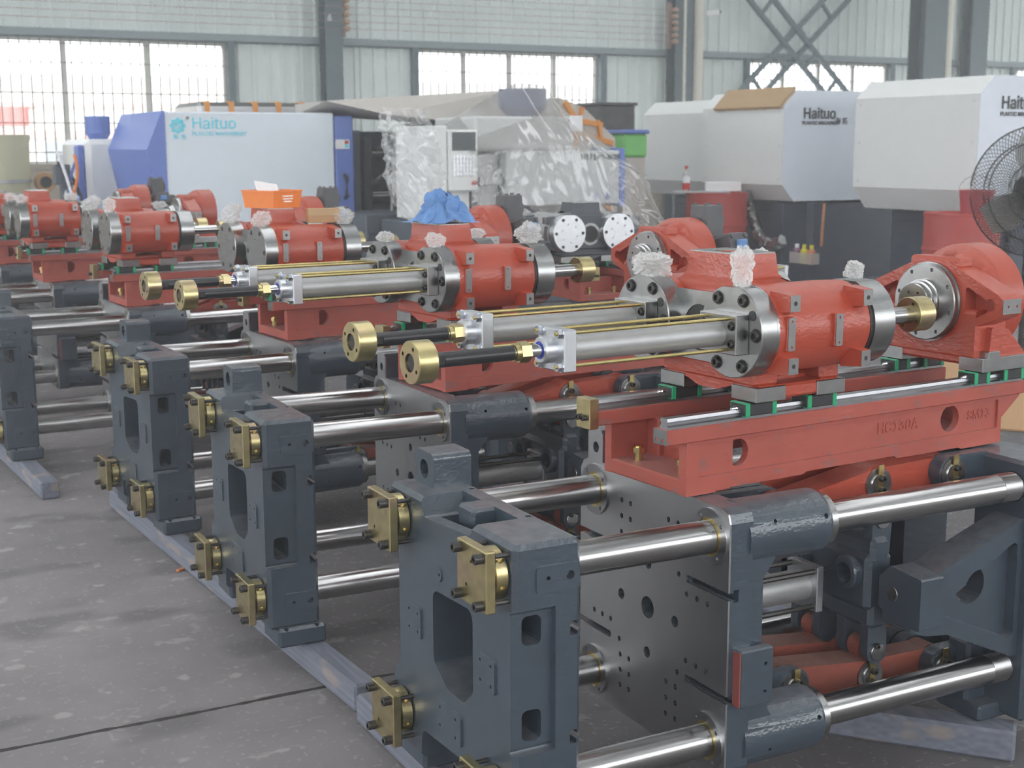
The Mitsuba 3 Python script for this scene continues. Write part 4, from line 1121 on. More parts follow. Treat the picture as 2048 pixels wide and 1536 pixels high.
# --- the white machine end to its left
w2 = Thing('moulding_machine', 'white machine end with a blue side strip, left of the blue angular machine', 'machine')
w2.add('end_cover', box(1.52, 1.95, 11.0, 12.2, 0.62, 1.385, 0.05), 'white_panel')
w2.add('side_strip', box(1.455, 1.515, 11.05, 11.22, 0.62, 1.33, 0.01), 'blue_panel')
w2.add('base', box(1.5, 2.6, 11.1, 12.2, 0.0, 0.62, 0.01), 'slate_base')
w2.add('hopper', lathe('z', (1.74, 11.5), [(1.38, 0), (1.38, 0.08), (1.44, 0.115), (1.60, 0.115), (1.60, 0)], 24), 'blue_panel', label='dark blue round hopper')

# --- things at the far left
sp = Thing('storage_bin', 'large beige round bin with a conical bottom at the left picture edge', 'bin', Tm(0.90, 12.0, 0))
sp.add('drum', lathe('z', (0, 0), [(0.62, 0), (0.62, 0.10), (0.95, 0.275), (1.36, 0.285), (1.40, 0.295), (1.43, 0.295), (1.43, 0)], 36), 'beige_plastic')
sp.add('band', ring('z', (0, 0), 0.284, 0.292, 0.98, 1.01, 36), 'tube_grey')
for a in (0.5, 2.6, 4.7):
    sp.add('leg', lambda: cyl('z', (0.24, 0), 0.02, 0, 0.97, 8), 'girt', 'spleg', Tm(0, 0, 0, a))
bl = Thing('blower', 'small brown round blower with an open mouth beside the beige bin', 'blower', Tm(1.31, 12.0, 0.98))
bl.add('housing', lathe('y', (0, 0), [(-0.07, 0.055), (-0.07, 0.088), (-0.05, 0.095), (0.06, 0.095), (0.10, 0.06), (0.18, 0.05), (0.18, 0)], 24), 'kraft')
bl.add('inlet', lathe('y', (0, 0), [(-0.071, 0.0), (-0.071, 0.056), (-0.06, 0.05), (-0.06, 0)], 20), 'bore')
bl.add('stand', U(box(-0.09, 0.09, -0.06, 0.12, -0.98, -0.94), box(-0.03, 0.03, -0.02, 0.06, -0.95, -0.05)), 'kraft')
cl = Thing('valve_cluster', 'tangle of dark pipes and white tubes beside the white machine end', 'pipes', Tm(1.31, 10.85, 0))
cl.add('post', box(-0.05, 0.05, 0.0, 0.1, 0, 1.0, 0.005), 'slate_base')
rr_ = np.random.default_rng(3)
for i in range(9):
    p0 = np.array([rr_.uniform(-0.09, 0.12), rr_.uniform(-0.05, 0.1), rr_.uniform(1.0, 1.35)])
    p1 = np.array([rr_.uniform(-0.05, 0.10), rr_.uniform(-0.15, 0.0), rr_.uniform(0.72, 0.9)])
    mid = (p0 + p1) / 2 + rr_.uniform(-0.08, 0.08, 3)
    s = np.linspace(0, 1, 9)[:, None]
    cl.add('hose', tube((1 - s) ** 2 * p0 + 2 * s * (1 - s) * mid + s * s * p1, 0.014, 7), ('paper_white', 'black_ink', 'slate_base', 'orange_plastic', 'paper_white', 'paper_white', 'blue_panel', 'black_ink', 'paper_white')[i])
cl.add('valve_body', box(-0.10, 0.04, 0.0, 0.12, 0.98, 1.16, 0.01), 'slate_base')

# --- the film covered machine in the middle
fm = Thing('moulding_machine', 'machine with a white control panel under clear film, back middle', 'machine')
fm.add('base', U(box(3.55, 5.62, 8.05, 8.93, 0.0, 0.70, 0.01), box(3.62, 5.5, 7.98, 8.1, 0.45, 0.66, 0.01)), 'slate_base')
cb = fm.add('cabinet', box(3.60, 3.745, 8.0, 8.7, 0.72, 1.47, 0.008), 'white_panel')
cp = fm.add('control_panel', U(box(3.75, 4.005, 7.97, 8.2, 0.95, 1.44, 0.012), box(3.80, 3.96, 8.05, 8.2, 0.7, 0.96)), 'white_panel')
fm.add('screen', box(3.775, 3.98, 7.962, 7.972, 1.275, 1.42), 'screen_dark', parent=cp, smooth=False)
for r_ in range(5):
    for c_ in range(7):
        fm.add('key', lambda: box(-0.010, 0.010, -0.006, 0.002, -0.012, 0.012), 'aluminium', 'key', Tm(3.79 + 0.029 * c_, 7.968, 1.225 - 0.034 * r_), parent=cp, smooth=False)
fm.add('stop_button', lathe('y', (3.965, 1.02), [(7.945, 0), (7.945, 0.018), (7.96, 0.02), (7.972, 0.012), (7.972, 0)], 16), 'red_plastic', parent=cp, label='red emergency stop button')
pn = fm.add('side_panel', box(4.28, 5.37, 8.0, 8.5, 0.82, 1.27, 0.008), 'film_shaded_panel')
fm.add('lettering', text_on('HTF140/WGS', 0.042, 0.003, (4.985, 7.997, 1.195), (1, 0, 0), (0, 0, 1), True), 'black_ink', parent=pn, smooth=False)
for i, ch in enumerate('海拓'):
    fm.add('lettering', glyph(ch, 0.052, 0.003, (5.10 + 0.11 * i, 7.997, 0.86), (1, 0, 0), (0, 0, 1)), 'blue_ink', parent=pn, smooth=False)
fm.add('trim_strip', box(5.37, 5.42, 7.995, 8.5, 0.80, 1.29, 0.004), 'blue_panel', label='blue corner strip')
fm.add('inner_frame', U(box(4.02, 4.27, 8.12, 8.9, 0.7, 1.25, 0.01), box(4.05, 4.25, 8.03, 8.14, 1.0, 1.06), box(4.05, 4.25, 8.03, 8.14, 0.80, 0.86)), 'tube_grey')
hd = fm.add('hood', box(4.05, 4.98, 8.1, 8.9, 1.275, 1.55, 0.02), 'film_shaded_panel')
fm.add('hopper', lathe('z', (4.86, 8.80), [(1.55, 0), (1.55, 0.12), (1.64, 0.21), (1.80, 0.21), (1.80, 0)], 28), 'hopper_blue', label='slate blue hopper on top')
fm.add('notice', box(4.93, 5.05, 8.085, 8.098, 1.43, 1.56), 'paper_white', smooth=False)


def film_sheet(seed, path_top, path_bot, ytop, ymid, ybot, nx=90, nz=40, fold=0.05, fq=22.0):
    V = []
    pt, pb = np.array(path_top), np.array(path_bot)
    st = np.linspace(0, 1, nx)
    tx, tz = np.interp(st, np.linspace(0, 1, len(pt)), pt[:, 0]), np.interp(st, np.linspace(0, 1, len(pt)), pt[:, 1])
    bx, bz = np.interp(st, np.linspace(0, 1, len(pb)), pb[:, 0]), np.interp(st, np.linspace(0, 1, len(pb)), pb[:, 1])
    for j in range(nz):
        q = j / (nz - 1)
        x = tx * (1 - q) + bx * q
        z = tz * (1 - q ** 0.9) + bz * q ** 0.9
        y = np.where(q < 0.35, ytop + (ymid - ytop) * (q / 0.35) ** 0.8, ymid + (ybot - ymid) * (max(q - 0.35, 0) / 0.65) ** 1.3)
        nn = meshkit.fbm(np.stack([st * fq, np.full(nx, q * 3.0), np.full(nx, seed * 1.7)], -1), 3, seed) - 0.5
        rid = np.abs(meshkit.fbm(np.stack([st * fq * 0.6 + q * 2, np.full(nx, q * 5.0), np.full(nx, seed * 2.7)], -1), 3, seed + 4) - 0.5)
        y = y + fold * (0.35 + q) * (nn * 2 - rid * 1.5)
        V.append(np.stack([x, y, z], -1))
    V = np.concatenate(V)
    Fq = []
    for j in range(nz - 1):
        for i in range(nx - 1):
            a = j * nx + i
            Fq += [(a, a + 1, a + nx + 1), (a, a + nx + 1, a + nx)]
    return trimesh.Trimesh(V, np.array(Fq), process=False)


ft = Thing('plastic_film', 'clear plastic sheet draped in folds over the middle machine at the back', 'plastic sheet')
fs_b = film_sheet(5, [(3.95, 1.50), (4.36, 1.72), (4.62, 1.84), (4.86, 1.83), (5.02, 1.66), (5.37, 1.40), (5.60, 1.22)], [(3.6, 1.0), (4.3, 1.2), (4.7, 1.3), (5.0, 1.3), (5.4, 1.1), (5.72, 0.9), (5.9, 0.7)], 8.45, 8.9, 9.3, 50, 12)
fs_ = film_sheet(2, [(3.95, 1.50), (4.36, 1.72), (4.62, 1.84), (4.86, 1.83), (5.02, 1.66), (5.37, 1.40), (5.60, 1.22)], [(3.85, 0.80), (4.30, 0.68), (4.75, 0.60), (5.05, 0.56), (5.3, 0.60), (5.72, 0.64), (5.66, 0.60)], 8.45, 7.90, 7.78, 90, 40, 0.035)
up_ = fs_.triangles_center[:, 2] > 1.26
ft.add('sheet', fs_.submesh([np.nonzero(up_)[0]], append=True), 'film_dense', smooth=True)
ft.add('skirt', fs_.submesh([np.nonzero(~up_)[0]], append=True), 'film', smooth=True)
ft.add('back_sheet', fs_b, 'film', smooth=True)
bd = Thing('plastic_film', 'bundle of crumpled clear plastic hanging beside the blue door', 'plastic sheet', Tm(3.33, 7.9, 0))


def hang(seed, w, z0, z1, d):
    nu, nv = 56, 60
    V, Fq = [], []
    for j in range(nv):
        q = j / (nv - 1)
        z = z1 + (z0 - z1) * q
        prof = math.sin(PI * min(1, 0.08 + q * 0.95)) ** 0.35
        for i in range(nu):
            a = 2 * PI * i / nu
            p = np.array([math.cos(a) * 2.6, math.sin(a) * 2.6, q * 2.4 + seed])
            n = meshkit.fbm(p[None] * 1.6, 4, seed)[0] - 0.5
            r = 1 + 0.9 * n - 0.8 * abs(meshkit.fbm(p[None] * 3.1, 3, seed + 3)[0] - 0.5)
            V.append((0.16 * q + w * prof * r * math.cos(a), d * prof * r * math.sin(a), z))
    for j in range(nv - 1):
        for i in range(nu):
            a, b = j * nu + i, j * nu + (i + 1) % nu
            Fq += [(a, b, b + nu), (a, b + nu, a + nu)]
    return trimesh.Trimesh(np.array(V), np.array(Fq), process=False)


bd.solo(hang(3, 0.24, 0.66, 1.60, 0.13), 'film', smooth=True)
tp = Thing('tarpaulin', 'beige tarpaulin stretched over a long machine behind the hanging plastic', 'tarpaulin')
tp.add('cover', m3.Manifold.hull_points(np.array([(3.25, 9.4, 1.70), (5.05, 9.4, 1.82), (5.05, 10.0, 1.80), (3.25, 10.2, 1.69), (3.75, 9.2, 1.58), (4.7, 9.2, 1.50), (5.1, 9.3, 1.52), (5.1, 10.2, 1.5), (3.3, 10.3, 1.6)])), 'tarp', smooth=20)
tp.add('hidden_frame', box(4.3, 5.1, 9.5, 10.1, 0, 1.52), 'slate_base', smooth=False)
wr = Thing('wrapped_crate', 'crate wrapped in grey foil with orange tape, behind the pale panel machine', 'crate')
wr.add('wrap', box(2.65, 4.0, 11.3, 12.2, 0, 1.74, 0.04), 'foil')
for k in range(6):
    wr.add('tape', box(2.72 + 0.24 * k, 2.77 + 0.24 * k, 11.29, 12.21, 0.9, 1.748), 'tape_orange', smooth=False)
wr.add('tape', box(2.65, 4.0, 11.288, 11.3, 1.60, 1.64), 'tape_orange', smooth=False)
wk = Thing('wrapped_crate', 'film wrapped bale with a lattice of orange tape, right of the film covered machine', 'crate')
wk.add('wrap', m3.Manifold.hull_points(np.array([(5.35, 9.0, 1.74), (5.6, 9.0, 1.66), (5.95, 9.0, 1.38), (6.0, 9.0, 0.3), (5.3, 9.0, 0.3), (5.35, 9.8, 1.74), (6.0, 9.8, 1.38), (6.0, 9.8, 0.3), (5.3, 9.8, 0.3)])), 'tarp', smooth=20)
for p, q in (((5.40, 8.985, 1.70), (5.66, 8.985, 1.35)), ((5.58, 8.985, 1.66), (5.50, 8.985, 1.30)), ((5.42, 8.985, 1.45), (5.92, 8.985, 1.33)), ((5.36, 8.985, 1.56), (5.80, 8.985, 1.50)), ((5.75, 8.985, 1.54), (5.80, 8.985, 1.30)), ((5.62, 8.985, 0.95), (5.9, 8.985, 0.72))):
    wk.add('tape', cat(bar2(p, q, 0.03, 0.045)), 'tape_orange', smooth=False)
gb = Thing('green_tub', 'bright green tub with a red rim beside the leftmost white machine', 'tub', Tm(6.2, 9.2, 0))
gb.add('body', box(-0.02, 0.25, 0, 0.3, 1.20, 1.42, 0.02), 'lime_plastic')
gb.add('lid', box(-0.04, 0.26, -0.02, 0.32, 1.42, 1.46, 0.01), 'blue_panel')
gb.add('stand', box(0, 0.24, 0.02, 0.3, 0, 1.2, 0.01), 'tarp', smooth=False)
gk = Thing('tool_cabinet', 'dark brown cabinet standing behind the green tub', 'cabinet')
gk.add('body', box(6.55, 6.95, 10.2, 10.7, 0, 1.72, 0.01), 'motor_grey')
gk.add('top', box(6.53, 6.97, 10.18, 10.72, 1.72, 1.75, 0.004), 'motor_grey')

# --- three big white guards on navy bases
WH = [((7.1, 5.66), 1.37, 1.69, 0.96, 1.83, 0.78, 'big white angular machine farthest to the right, a fan in front of it'),
      ((7.1, 7.97), 1.24, 1.66, 0.95, 1.80, 0.80, 'big white angular machine in the middle, brown cardboard on its top edge'),
      ((8.0, 10.28), 1.35, 1.66, 0.92, 1.80, 0.76, 'big white angular machine farthest back, half hidden behind the middle one')]
for (x, y), ly, zt, zb, zT, zB, lb in WH:
    t = Thing('white_machine', lb, 'machine', Tm(x, y, 0), 'white angular machines on dark bases')
    prof = [(0, zb), (0, zt), (0.15, zT), (1.7, zT), (1.7, zB), (0.14, zB)]
    hd = t.add('guard', prism('y', prof, 0.006, ly), 'white_panel', smooth=False)
    t.add('end_panel', prism('y', [(0.0, zb), (0.0, zt), (0.15, zT), (1.7, zT), (1.7, zB), (0.14, zB)], 0, 0.006), 'white_side', smooth=False)
    t.add('lettering', text_on('Haituo', 0.092, 0.003, (0.215 if x < 8 else 0.2, -0.003, zt - 0.11), (1, 0, 0), (0, 0, 1), True), 'black_ink', smooth=False)
    t.add('lettering', text_on('PLASTIC MACHINERY', 0.030, 0.003, (0.21, -0.003, zt - 0.165), (1, 0, 0), (0, 0, 1), True), 'black_ink', smooth=False)
    for i, ch in enumerate('海拓'):
        t.add('lettering', glyph(ch, 0.062, 0.003, (0.59 + 0.085 * i, -0.003, zt - 0.16), (1, 0, 0), (0, 0, 1)), 'black_ink', smooth=False)
    for yy in (0.06, ly - 0.06):
        for zz in (zt - 0.05, (zt + zb) / 2, zb + 0.05):
            t.add('screw', lambda: cyl('x', (0, 0), 0.009, -0.004, 0.001, 8), 'zinc_nut', 'wscrew', Tm(0, yy, zz), parent=hd)
    t.add('base', U(box(0.45, 1.9, 0.05, ly, 0.0, zB - 0.02, 0.01), box(0.10, 0.5, 0.10, 0.26, 0.0, zB - 0.02, 0.005), box(0.12, 0.5, 0.10, ly, 0, 0.18, 0.005)), 'navy_base')
    t.add('access_panel', box(0.43, 0.45, 0.35, ly - 0.12, 0.12, zB - 0.12, 0.004), 'navy_base')
cb_ = Thing('cardboard', 'brown cardboard sheet lying on the sloping top edge of the middle white machine', 'cardboard', Tm(7.1, 7.97, 0))
cb_.add('sheet', prism('y', [(-0.045, 1.655), (0.135, 1.835), (0.15, 1.815), (0.0, 1.665), (-0.03, 1.635)], 0.02, 1.02), 'cardboard', smooth=False)
# crumpled hose and the paint cup tray under the middle white machine
hz = Thing('ribbed_hose', 'crumpled grey foil hose hanging under the middle white machine', 'hose')
pts = np.array([(7.15, 8.55, 0.86), (7.13, 8.45, 0.70), (7.09, 8.32, 0.55), (7.05, 8.18, 0.44), (7.05, 8.0, 0.40), (7.07, 7.9, 0.46)])
s_ = np.linspace(0, 5, 90)
pp = np.stack([np.interp(s_, range(6), pts[:, k]) for k in range(3)], -1)
hm = tube(pp, 0.05, 12)
hm.vertices += (meshkit.fbm(hm.vertices * 28, 3, 2)[:, None] - 0.5) * 0.075 * np.sign(hm.vertices - hm.vertices.mean(0))
hz.solo(hm, 'foil', smooth=40)
tr = Thing('bottle_tray', 'clear tray on a navy post under the middle white machine, three small bottles in it', 'tray', Tm(7.05, 7.48, 0.26))
tr.add('tray', box(0, 0.10, 0, 0.30, 0, 0.10, 0.004) - box(0.006, 0.094, 0.006, 0.294, 0.006, 0.2), 'bubble', smooth=False)
tr.add('post', box(0.10, 0.17, 0.10, 0.20, -0.26, 0.54, 0.003), 'navy_base')
for i, (mt, lb) in enumerate((('paint_orange', 'small orange bottle in the clear tray, on its right'), ('paint_yellow', 'small yellow capped bottle in the middle of the clear tray'), ('paint_purple', 'small purple bottle in the clear tray, on its left'))):
    b = Thing('bottle', lb, 'bottle', Tm(7.10, 7.53 + 0.10 * i, 0.267))
    b.add('body', lathe('z', (0, 0), [(0, 0), (0, 0.036), (0.11, 0.036), (0.13, 0.018), (0.135, 0)], 16), mt)
    b.add('cap', cyl('z', (0, 0), 0.019, 0.13, 0.165, 14), 'paint_yellow' if i != 2 else 'paper_white')
hk = Thing('drip_hose', 'orange tube hanging down the navy base above the clear tray', 'hose')
hk.solo(tube([(7.2, 7.5, 0.80), (7.19, 7.5, 0.6), (7.2, 7.52, 0.42)], 0.012, 8), 'paint_orange')

# --- oil drums, bucket, tray, bottle, box


def drum(x, y, r, h, label):
    t = Thing('oil_drum', label, 'drum', Tm(x, y, 0), 'red oil drums')
    prof = [(0.0, 0), (0.0, r), (0.012, r + 0.006), (0.03, r)]
    for zc in (h / 3, 2 * h / 3):
        prof += [(zc - 0.025, r), (zc, r + 0.012), (zc + 0.025, r)]
    prof += [(h - 0.03, r), (h - 0.012, r + 0.007), (h, r + 0.004), (h, r - 0.01), (h - 0.018, r - 0.014), (h - 0.018, 0)]
    t.add('shell', lathe('z', (0, 0), prof, 44), 'drum_red', smooth=40)
    t.add('bung', cyl('z', (r * 0.6, 0.05), 0.028, h - 0.02, h - 0.004, 14), 'machined')
    return t


drum(6.767, 8.51, 0.285, 0.875, 'red oil drum with a drink bottle and a white carton on top')
drum(6.80, 5.492, 0.275, 0.81, 'red oil drum carrying a red bucket, behind the fan')
ty = Thing('tray', 'thin grey board on top of the red drum, under the bottle', 'tray', Tm(6.72, 8.56, 0.876))
ty.solo(box(-0.34, 0.18, -0.16, 0.16, 0, 0.012, 0.002).rotate([0, 0, -30]), 'tube_grey', smooth=False)
bo = Thing('drink_bottle', 'clear drink bottle with a red cap and red label standing on the drum', 'bottle', Tm(6.54, 8.68, 0.889))
bo.add('body', lathe('z', (0, 0), [(0, 0), (0, 0.032), (0.06, 0.034), (0.14, 0.034), (0.17, 0.026), (0.20, 0.013), (0.215, 0.013), (0.215, 0)], 20), 'bubble')
bo.add('label', ring('z', (0, 0), 0.0345, 0.036, 0.01, 0.075, 20), 'red_plastic', label='red paper label')
bo.add('label', ring('z', (0, 0), 0.0345, 0.036, 0.075, 0.13, 20), 'paper_white')
bo.add('cap', cyl('z', (0, 0), 0.016, 0.205, 0.232, 16), 'red_plastic', label='red cap')
wx = Thing('carton', 'long white carton on the red drum, right of the drink bottle', 'box', Tm(6.80, 8.46, 0.889, math.radians(-28)))
wx.add('carton', box(-0.16, 0.16, -0.06, 0.06, 0, 0.085, 0.003), 'paper_white', smooth=False)
wx.add('end_flap', box(0.158, 0.163, -0.055, 0.055, 0.005, 0.08), 'white_panel', smooth=False)
bk = Thing('bucket', 'red bucket with a wire handle on the right hand drum', 'bucket', Tm(6.84, 5.40, 0.793))
bk.add('pail', lathe('z', (0, 0), [(0, 0), (0, 0.108), (0.17, 0.125), (0.172, 0.131), (0.185, 0.131), (0.185, 0.122), (0.01, 0.10), (0.01, 0)], 32), 'bucket_red', smooth=40)
bk.add('handle', tube([(0.13 * math.cos(a), 0.02, 0.17 + 0.12 * math.sin(a)) for a in np.linspace(0, PI, 18)], 0.003, 6), 'machined', M=Tm(0, 0, 0, math.radians(-35)))

# --- pedestal fan
fn = Thing('pedestal_fan', 'large black pedestal fan with a wire cage, cut by the right picture edge', 'fan', Tm(5.03, 3.26, 1.058, math.radians(-35)))
cage = []
Rf = 0.352


def fan_wire(a, s):
    r = np.linspace(0.05, Rf, 9)
    yy = s * 0.085 * np.sqrt(np.clip(1 - (r / Rf) ** 2.6, 0, 1))
    tw = a + s * 0.8 * (r / Rf) ** 1.3
    return tube(np.stack([r * np.cos(tw), yy, r * np.sin(tw)], -1), 0.0020, 4)


fn.add('front_guard', cat([fan_wire(2 * PI * k / 110, -1) for k in range(110)]), 'fan_black', smooth=False)
fn.add('rear_guard', cat([fan_wire(2 * PI * k / 72, 1) for k in range(72)]), 'fan_black', smooth=False)
for rr2, yy in ((Rf, 0.0), (0.27, -0.06), (0.27, 0.06), (0.17, -0.08)):
    fn.add('guard_ring', tube([(rr2 * math.cos(a), yy, rr2 * math.sin(a)) for a in np.arange(48) * 2 * PI / 48], 0.0045, 5, True), 'fan_black')
for k in range(3):
    M = np.eye(4)
    a = 2 * PI * k / 3 + 0.4
    M[:3, :3] = [[math.cos(a), 0, math.sin(a)], [0, 1, 0], [-math.sin(a), 0, math.cos(a)]]
    fn.add('blade', lambda: m3.Manifold.hull_points(np.array([(0.03, -0.02, -0.03), (0.03, 0.02, 0.03), (0.30, -0.035, -0.11), (0.31, 0.03, 0.06), (0.2, 0.03, 0.10), (0.2, -0.035, -0.12), (0.03, -0.018, -0.03), (0.30, -0.033, -0.11)])), 'tube_grey', 'blade', M)
fn.add('hub', lathe('y', (0, 0), [(-0.095, 0), (-0.095, 0.05), (-0.08, 0.058), (0.03, 0.058), (0.03, 0)], 24), 'fan_black')
fn.add('motor', lathe('y', (0, 0), [(0.04, 0), (0.04, 0.07), (0.06, 0.085), (0.2, 0.085), (0.25, 0.05), (0.25, 0)], 24), 'fan_black')
fn.add('pole', cyl('z', (0, 0.14), 0.022, -1.02, -0.06, 14), 'fan_black')
fn.add('base', lathe('z', (0, 0.14), [(-1.045, 0), (-1.045, 0.25), (-1.03, 0.25), (-1.0, 0.06), (-0.98, 0.0)], 28), 'fan_black')

# --- the grey twin cylinder unit turned square to the row
gu = injection_unit(Tm(2.493, 3.390, 0.601, 1.589), 'grey cast injection unit with two bright steel end discs, turned to face the camera', 0.0, None, 0.79, False, cast='grey_cast', group=None, disc='aluminium', seat='grey_cast')
gp = Thing('trestle', 'dark trestle carrying the grey twin cylinder unit', 'stand', Tm(2.493, 3.390, 0, 1.589))
gp.add('beam', box(0.0, 0.12, 0.02, 0.24, 0.0, 0.60, 0.006), 'slate_base')
gp.add('beam', box(0.76, 0.88, 0.02, 0.24, 0.0, 0.60, 0.006), 'slate_base')
fl = Thing('cardboard', 'brown cardboard lying flat on the floor at the right picture edge', 'cardboard', Tm(4.9, 3.3, 0, 0.7))
fl.solo(box(-1.3, 1.6, -0.75, 0.55, 0.0, 0.012, 0.003), 'kraft', smooth=False)

hc = Thing('hydraulic_cylinder', 'short grey hydraulic cylinder with a bright end plate beside the grey twin cylinder unit', 'cylinder', Tm(2.50, 2.72, 0.745, 0.05))
hc.add('tube', cyl('x', (0, 0), 0.036, 0.0, 0.34, 28), 'tube_grey')
hc.add('end_plate', box(-0.022, 0.0, -0.055, 0.055, -0.05, 0.05, 0.002), 'aluminium')
hc.add('end_plate', box(0.34, 0.362, -0.055, 0.055, -0.05, 0.05, 0.002), 'aluminium')
for y in (-0.044, 0.044):
    for z in (-0.04, 0.04):
        hc.add('tie_rod', lambda: cyl('x', (0, 0), 0.005, -0.03, 0.37, 8), 'brass_plug', 'hcrod', Tm(0, y, z))
hs_ = Thing('stand', 'dark stand under the short grey hydraulic cylinder', 'stand', Tm(2.50, 2.72, 0, 0.05))
hs_.add('top', box(-0.02, 0.37, -0.06, 0.06, 0.66, 0.694, 0.003), 'brass')
hs_.add('leg', box(0.02, 0.10, -0.05, 0.05, 0, 0.66, 0.003), 'slate_base')
hs_.add('leg', box(0.25, 0.33, -0.05, 0.05, 0, 0.66, 0.003), 'slate_base')

# ------------------------------------------------------------------ small things on the injection units


def bubble_wrap(seed, size, lean=0.0):
    """a crumpled sheet folded into a wad, dimpled with small bubbles"""
    m = trimesh.creation.icosphere(subdivisions=5)
    v = m.vertices.copy()
    n = meshkit.fbm(v * 1.7 + seed * 5.1, 3, seed) - 0.5
    c = np.abs(meshkit.fbm(v * 3.2 + seed * 2, 2, seed + 5) - 0.5)
    k = v * np.array(size) / 2
    f = 1 / 0.0055
    d = np.abs(np.sin(k[:, 0] * f + 2 * n) * np.sin(k[:, 1] * f + seed) + np.sin(k[:, 2] * f - n) * np.sin(k[:, 0] * f + 1.3))
    r = 1 + 0.9 * n - 1.2 * c + 0.06 * d
    v = v * r[:, None] * np.array(size) / 2
    v[:, 0] += lean * v[:, 2]
    v[:, 2] = np.maximum(v[:, 2], -size[2] * 0.40)
    v[:, 2] += size[2] * 0.405
    m.vertices = v
    return m


TOPF = HC + 0.0835
WR = [(0, W2, 0.115, 0.0, (0.075, 0.085, 0.055), 'wad of bubble wrap on the far front flange of the nearest injection unit'),
      (0, W1, 0.118, 0.0, (0.04, 0.055, 0.085), 'tall wad of bubble wrap on the near front flange of the nearest injection unit'),
      (0, W1, 0.412, 0.0, (0.045, 0.03, 0.042), 'white scrap of film on the near rear flange of the nearest injection unit'),
      (0, W2, 0.412, 0.0, (0.05, 0.04, 0.050), 'white scrap of film on the far rear flange of the nearest injection unit'),
      (1, W2, 0.115, 0.0, (0.05, 0.05, 0.030), 'wad of bubble wrap on the far front flange of the unit with the blue rag'),
      (1, W1, 0.115, 0.0, (0.05, 0.05, 0.042), 'wad of bubble wrap on the near front flange of the unit with the blue rag'),
      (1, W2, 0.412, 0.0, (0.05, 0.05, 0.030), 'wad of bubble wrap on the far rear flange of the unit with the blue rag'),
      (1, W1, 0.412, 0.0, (0.075, 0.08, 0.062), 'large wad of bubble wrap on the near rear flange behind the blue rag'),
      (2, W2, 0.115, 0.3, (0.07, 0.06, 0.075), 'wad of bubble wrap on the far flange of the unit with the orange tray'),
      (2, W1, 0.115, 0.2, (0.07, 0.05, 0.055), 'wad of bubble wrap on the near flange of the unit with the orange tray'),
      (2, W1, 0.412, 0.0, (0.075, 0.07, 0.060), 'wad of bubble wrap on the near rear flange of the unit with the orange tray'),
      (3, W2, 0.115, 0.4, (0.075, 0.05, 0.060), 'leaning wad of film on the far flange of the fourth injection unit'),
      (3, W1, 0.115, 0.1, (0.05, 0.04, 0.070), 'pointed wad of film on the near flange of the fourth injection unit'),
      (3, W2, 0.412, 0.0, (0.06, 0.05, 0.035), 'flat wad of film on the far rear flange of the fourth injection unit'),
      (4, W2, 0.115, 0.0, (0.06, 0.05, 0.045), 'wad of film on the far flange of the injection unit with the flat hopper block'),
      (4, W1, 0.115, 0.0, (0.06, 0.05, 0.045), 'wad of film on the near flange of the injection unit with the flat hopper block'),
      (4, W2, 0.412, 0.0, (0.07, 0.06, 0.035), 'wad of film on the rear flange of the injection unit with the flat hopper block')]
for i, (k, w, u, lean, size, lb) in enumerate(WR):
    M = IM[k] @ Tm(u + IP[k][1], w, TOPF)
    t = Thing('bubble_wrap', lb, 'bubble wrap', M)
    t.solo(lambda: bubble_wrap(i + 1, size, lean), 'bubble', smooth=True)


def rag(seed):
    n = 44
    g = np.linspace(-1, 1, n)
    X, Y = np.meshgrid(g, g)
    P = np.stack([X.ravel() * 3.0, Y.ravel() * 3.0, np.full(n * n, seed * 1.0)], -1)
    a = meshkit.fbm(P, 4, seed)
    rd = 1 - np.abs(meshkit.fbm(P * 1.25 + 4, 3, seed + 2) - 0.5) * 4
    r = np.sqrt(X.ravel() ** 2 + Y.ravel() ** 2)
    z = np.clip(1.08 - r ** 1.7, -0.15, 1) * (0.35 + 0.75 * a) + 0.30 * np.clip(rd, -0.5, 1) * np.clip(1.2 - r, 0, 1)
    ox = (meshkit.fbm(P * 0.9 + 9, 2, seed + 5) - 0.5) * 0.9
    oy = (meshkit.fbm(P * 0.9 + 19, 2, seed + 6) - 0.5) * 0.9
    V = np.stack([(X.ravel() + ox) * 0.078, (Y.ravel() + oy) * 0.078, np.maximum(z, 0.0) * 0.082 + 0.002], -1)
    Fq = []
    for j in range(n - 1):
        for i in range(n - 1):
            q = j * n + i
            Fq += [(q, q + 1, q + n + 1), (q, q + n + 1, q + n)]
    return trimesh.Trimesh(V, np.array(Fq), process=False)


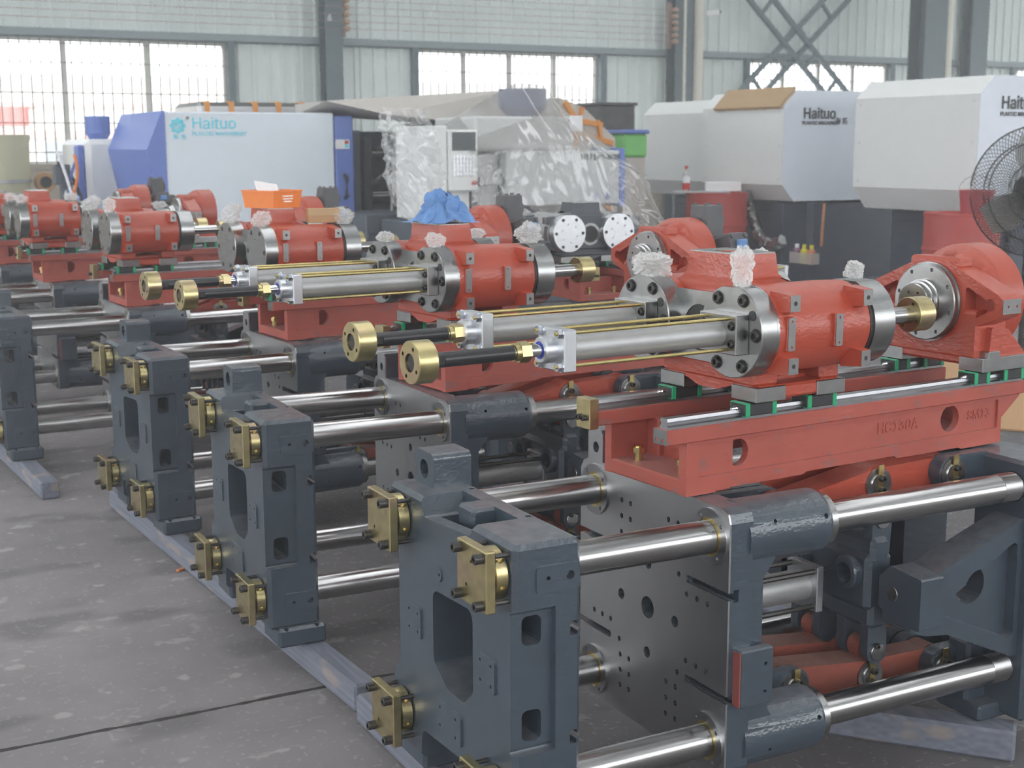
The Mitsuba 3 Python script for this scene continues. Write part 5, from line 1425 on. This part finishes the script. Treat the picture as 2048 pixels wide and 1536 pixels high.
rg = Thing('rag', 'crumpled blue rag lying on the red hopper block of the second injection unit', 'rag', IM[1] @ Tm(0.214 - 0.146, 0.13, 0.448))
rg.solo(lambda: rag(4), 'blue_cloth', smooth=50)

ot = Thing('parts_tray', 'orange plastic tray on the hopper block of the third injection unit', 'tray', IM[2] @ Tm(0.214 - 0.20, 0.13, 0.448, 0.40))
ot.add('tray', lambda: m3.Manifold.batch_hull([box(-0.064, 0.064, -0.068, 0.068, 0, 0.002), box(-0.070, 0.070, -0.075, 0.075, 0.058, 0.060)]) - m3.Manifold.batch_hull([box(-0.061, 0.061, -0.065, 0.065, 0.003, 0.004), box(-0.0675, 0.0675, -0.0725, 0.0725, 0.064, 0.07)]), 'orange_plastic', smooth=False)
ot.add('rim', lambda: prism('z', rrect(-0.0725, 0.0725, -0.0775, 0.0775, 0.004, 2), 0.055, 0.060, [rrect(-0.067, 0.067, -0.072, 0.072, 0.004, 2)]), 'orange_plastic', smooth=False)
for i, (y, z, w) in enumerate(((-0.0, 0.038, 0.05), (0.0, 0.029, 0.045), (0.0, 0.020, 0.035))):
    ot.add('stamp', (lambda yy=y, zz=z, ww=w: box(yy - ww / 2, yy + ww / 2, -0.0755, -0.070, zz, zz + 0.004)), 'white_ink', smooth=False)
pp_ = Thing('paper', 'white sheet of paper sticking up out of the orange tray', 'paper', IM[2] @ Tm(0.014, 0.13, 0.458, 0.40))
pp_.solo(lambda: box(-0.055, 0.055, -0.001, 0.001, 0, 0.085).rotate([-28, 8, 0]), 'paper_white', smooth=False)
cx = Thing('carton', 'small brown cardboard box lying on the third injection unit beside the orange tray', 'box', IM[2] @ Tm(0.30 - 0.20, 0.035, HC + 0.088, -0.25))
cx.add('box', lambda: box(0.0, 0.110, -0.03, 0.03, 0, 0.048, 0.002), 'kraft', smooth=False)
cx.add('flap', lambda: box(0.0, 0.110, -0.031, -0.03, 0.026, 0.048), 'cardboard', smooth=False)
ck_ = Thing('wood_chip', 'small orange brown chip lying on the concrete floor', 'chip', Tm(0.035, 2.134, 0.0, 0.6))
ck_.solo(lambda: box(-0.02, 0.02, -0.007, 0.007, 0, 0.008, 0.002), 'paint_orange', smooth=False)
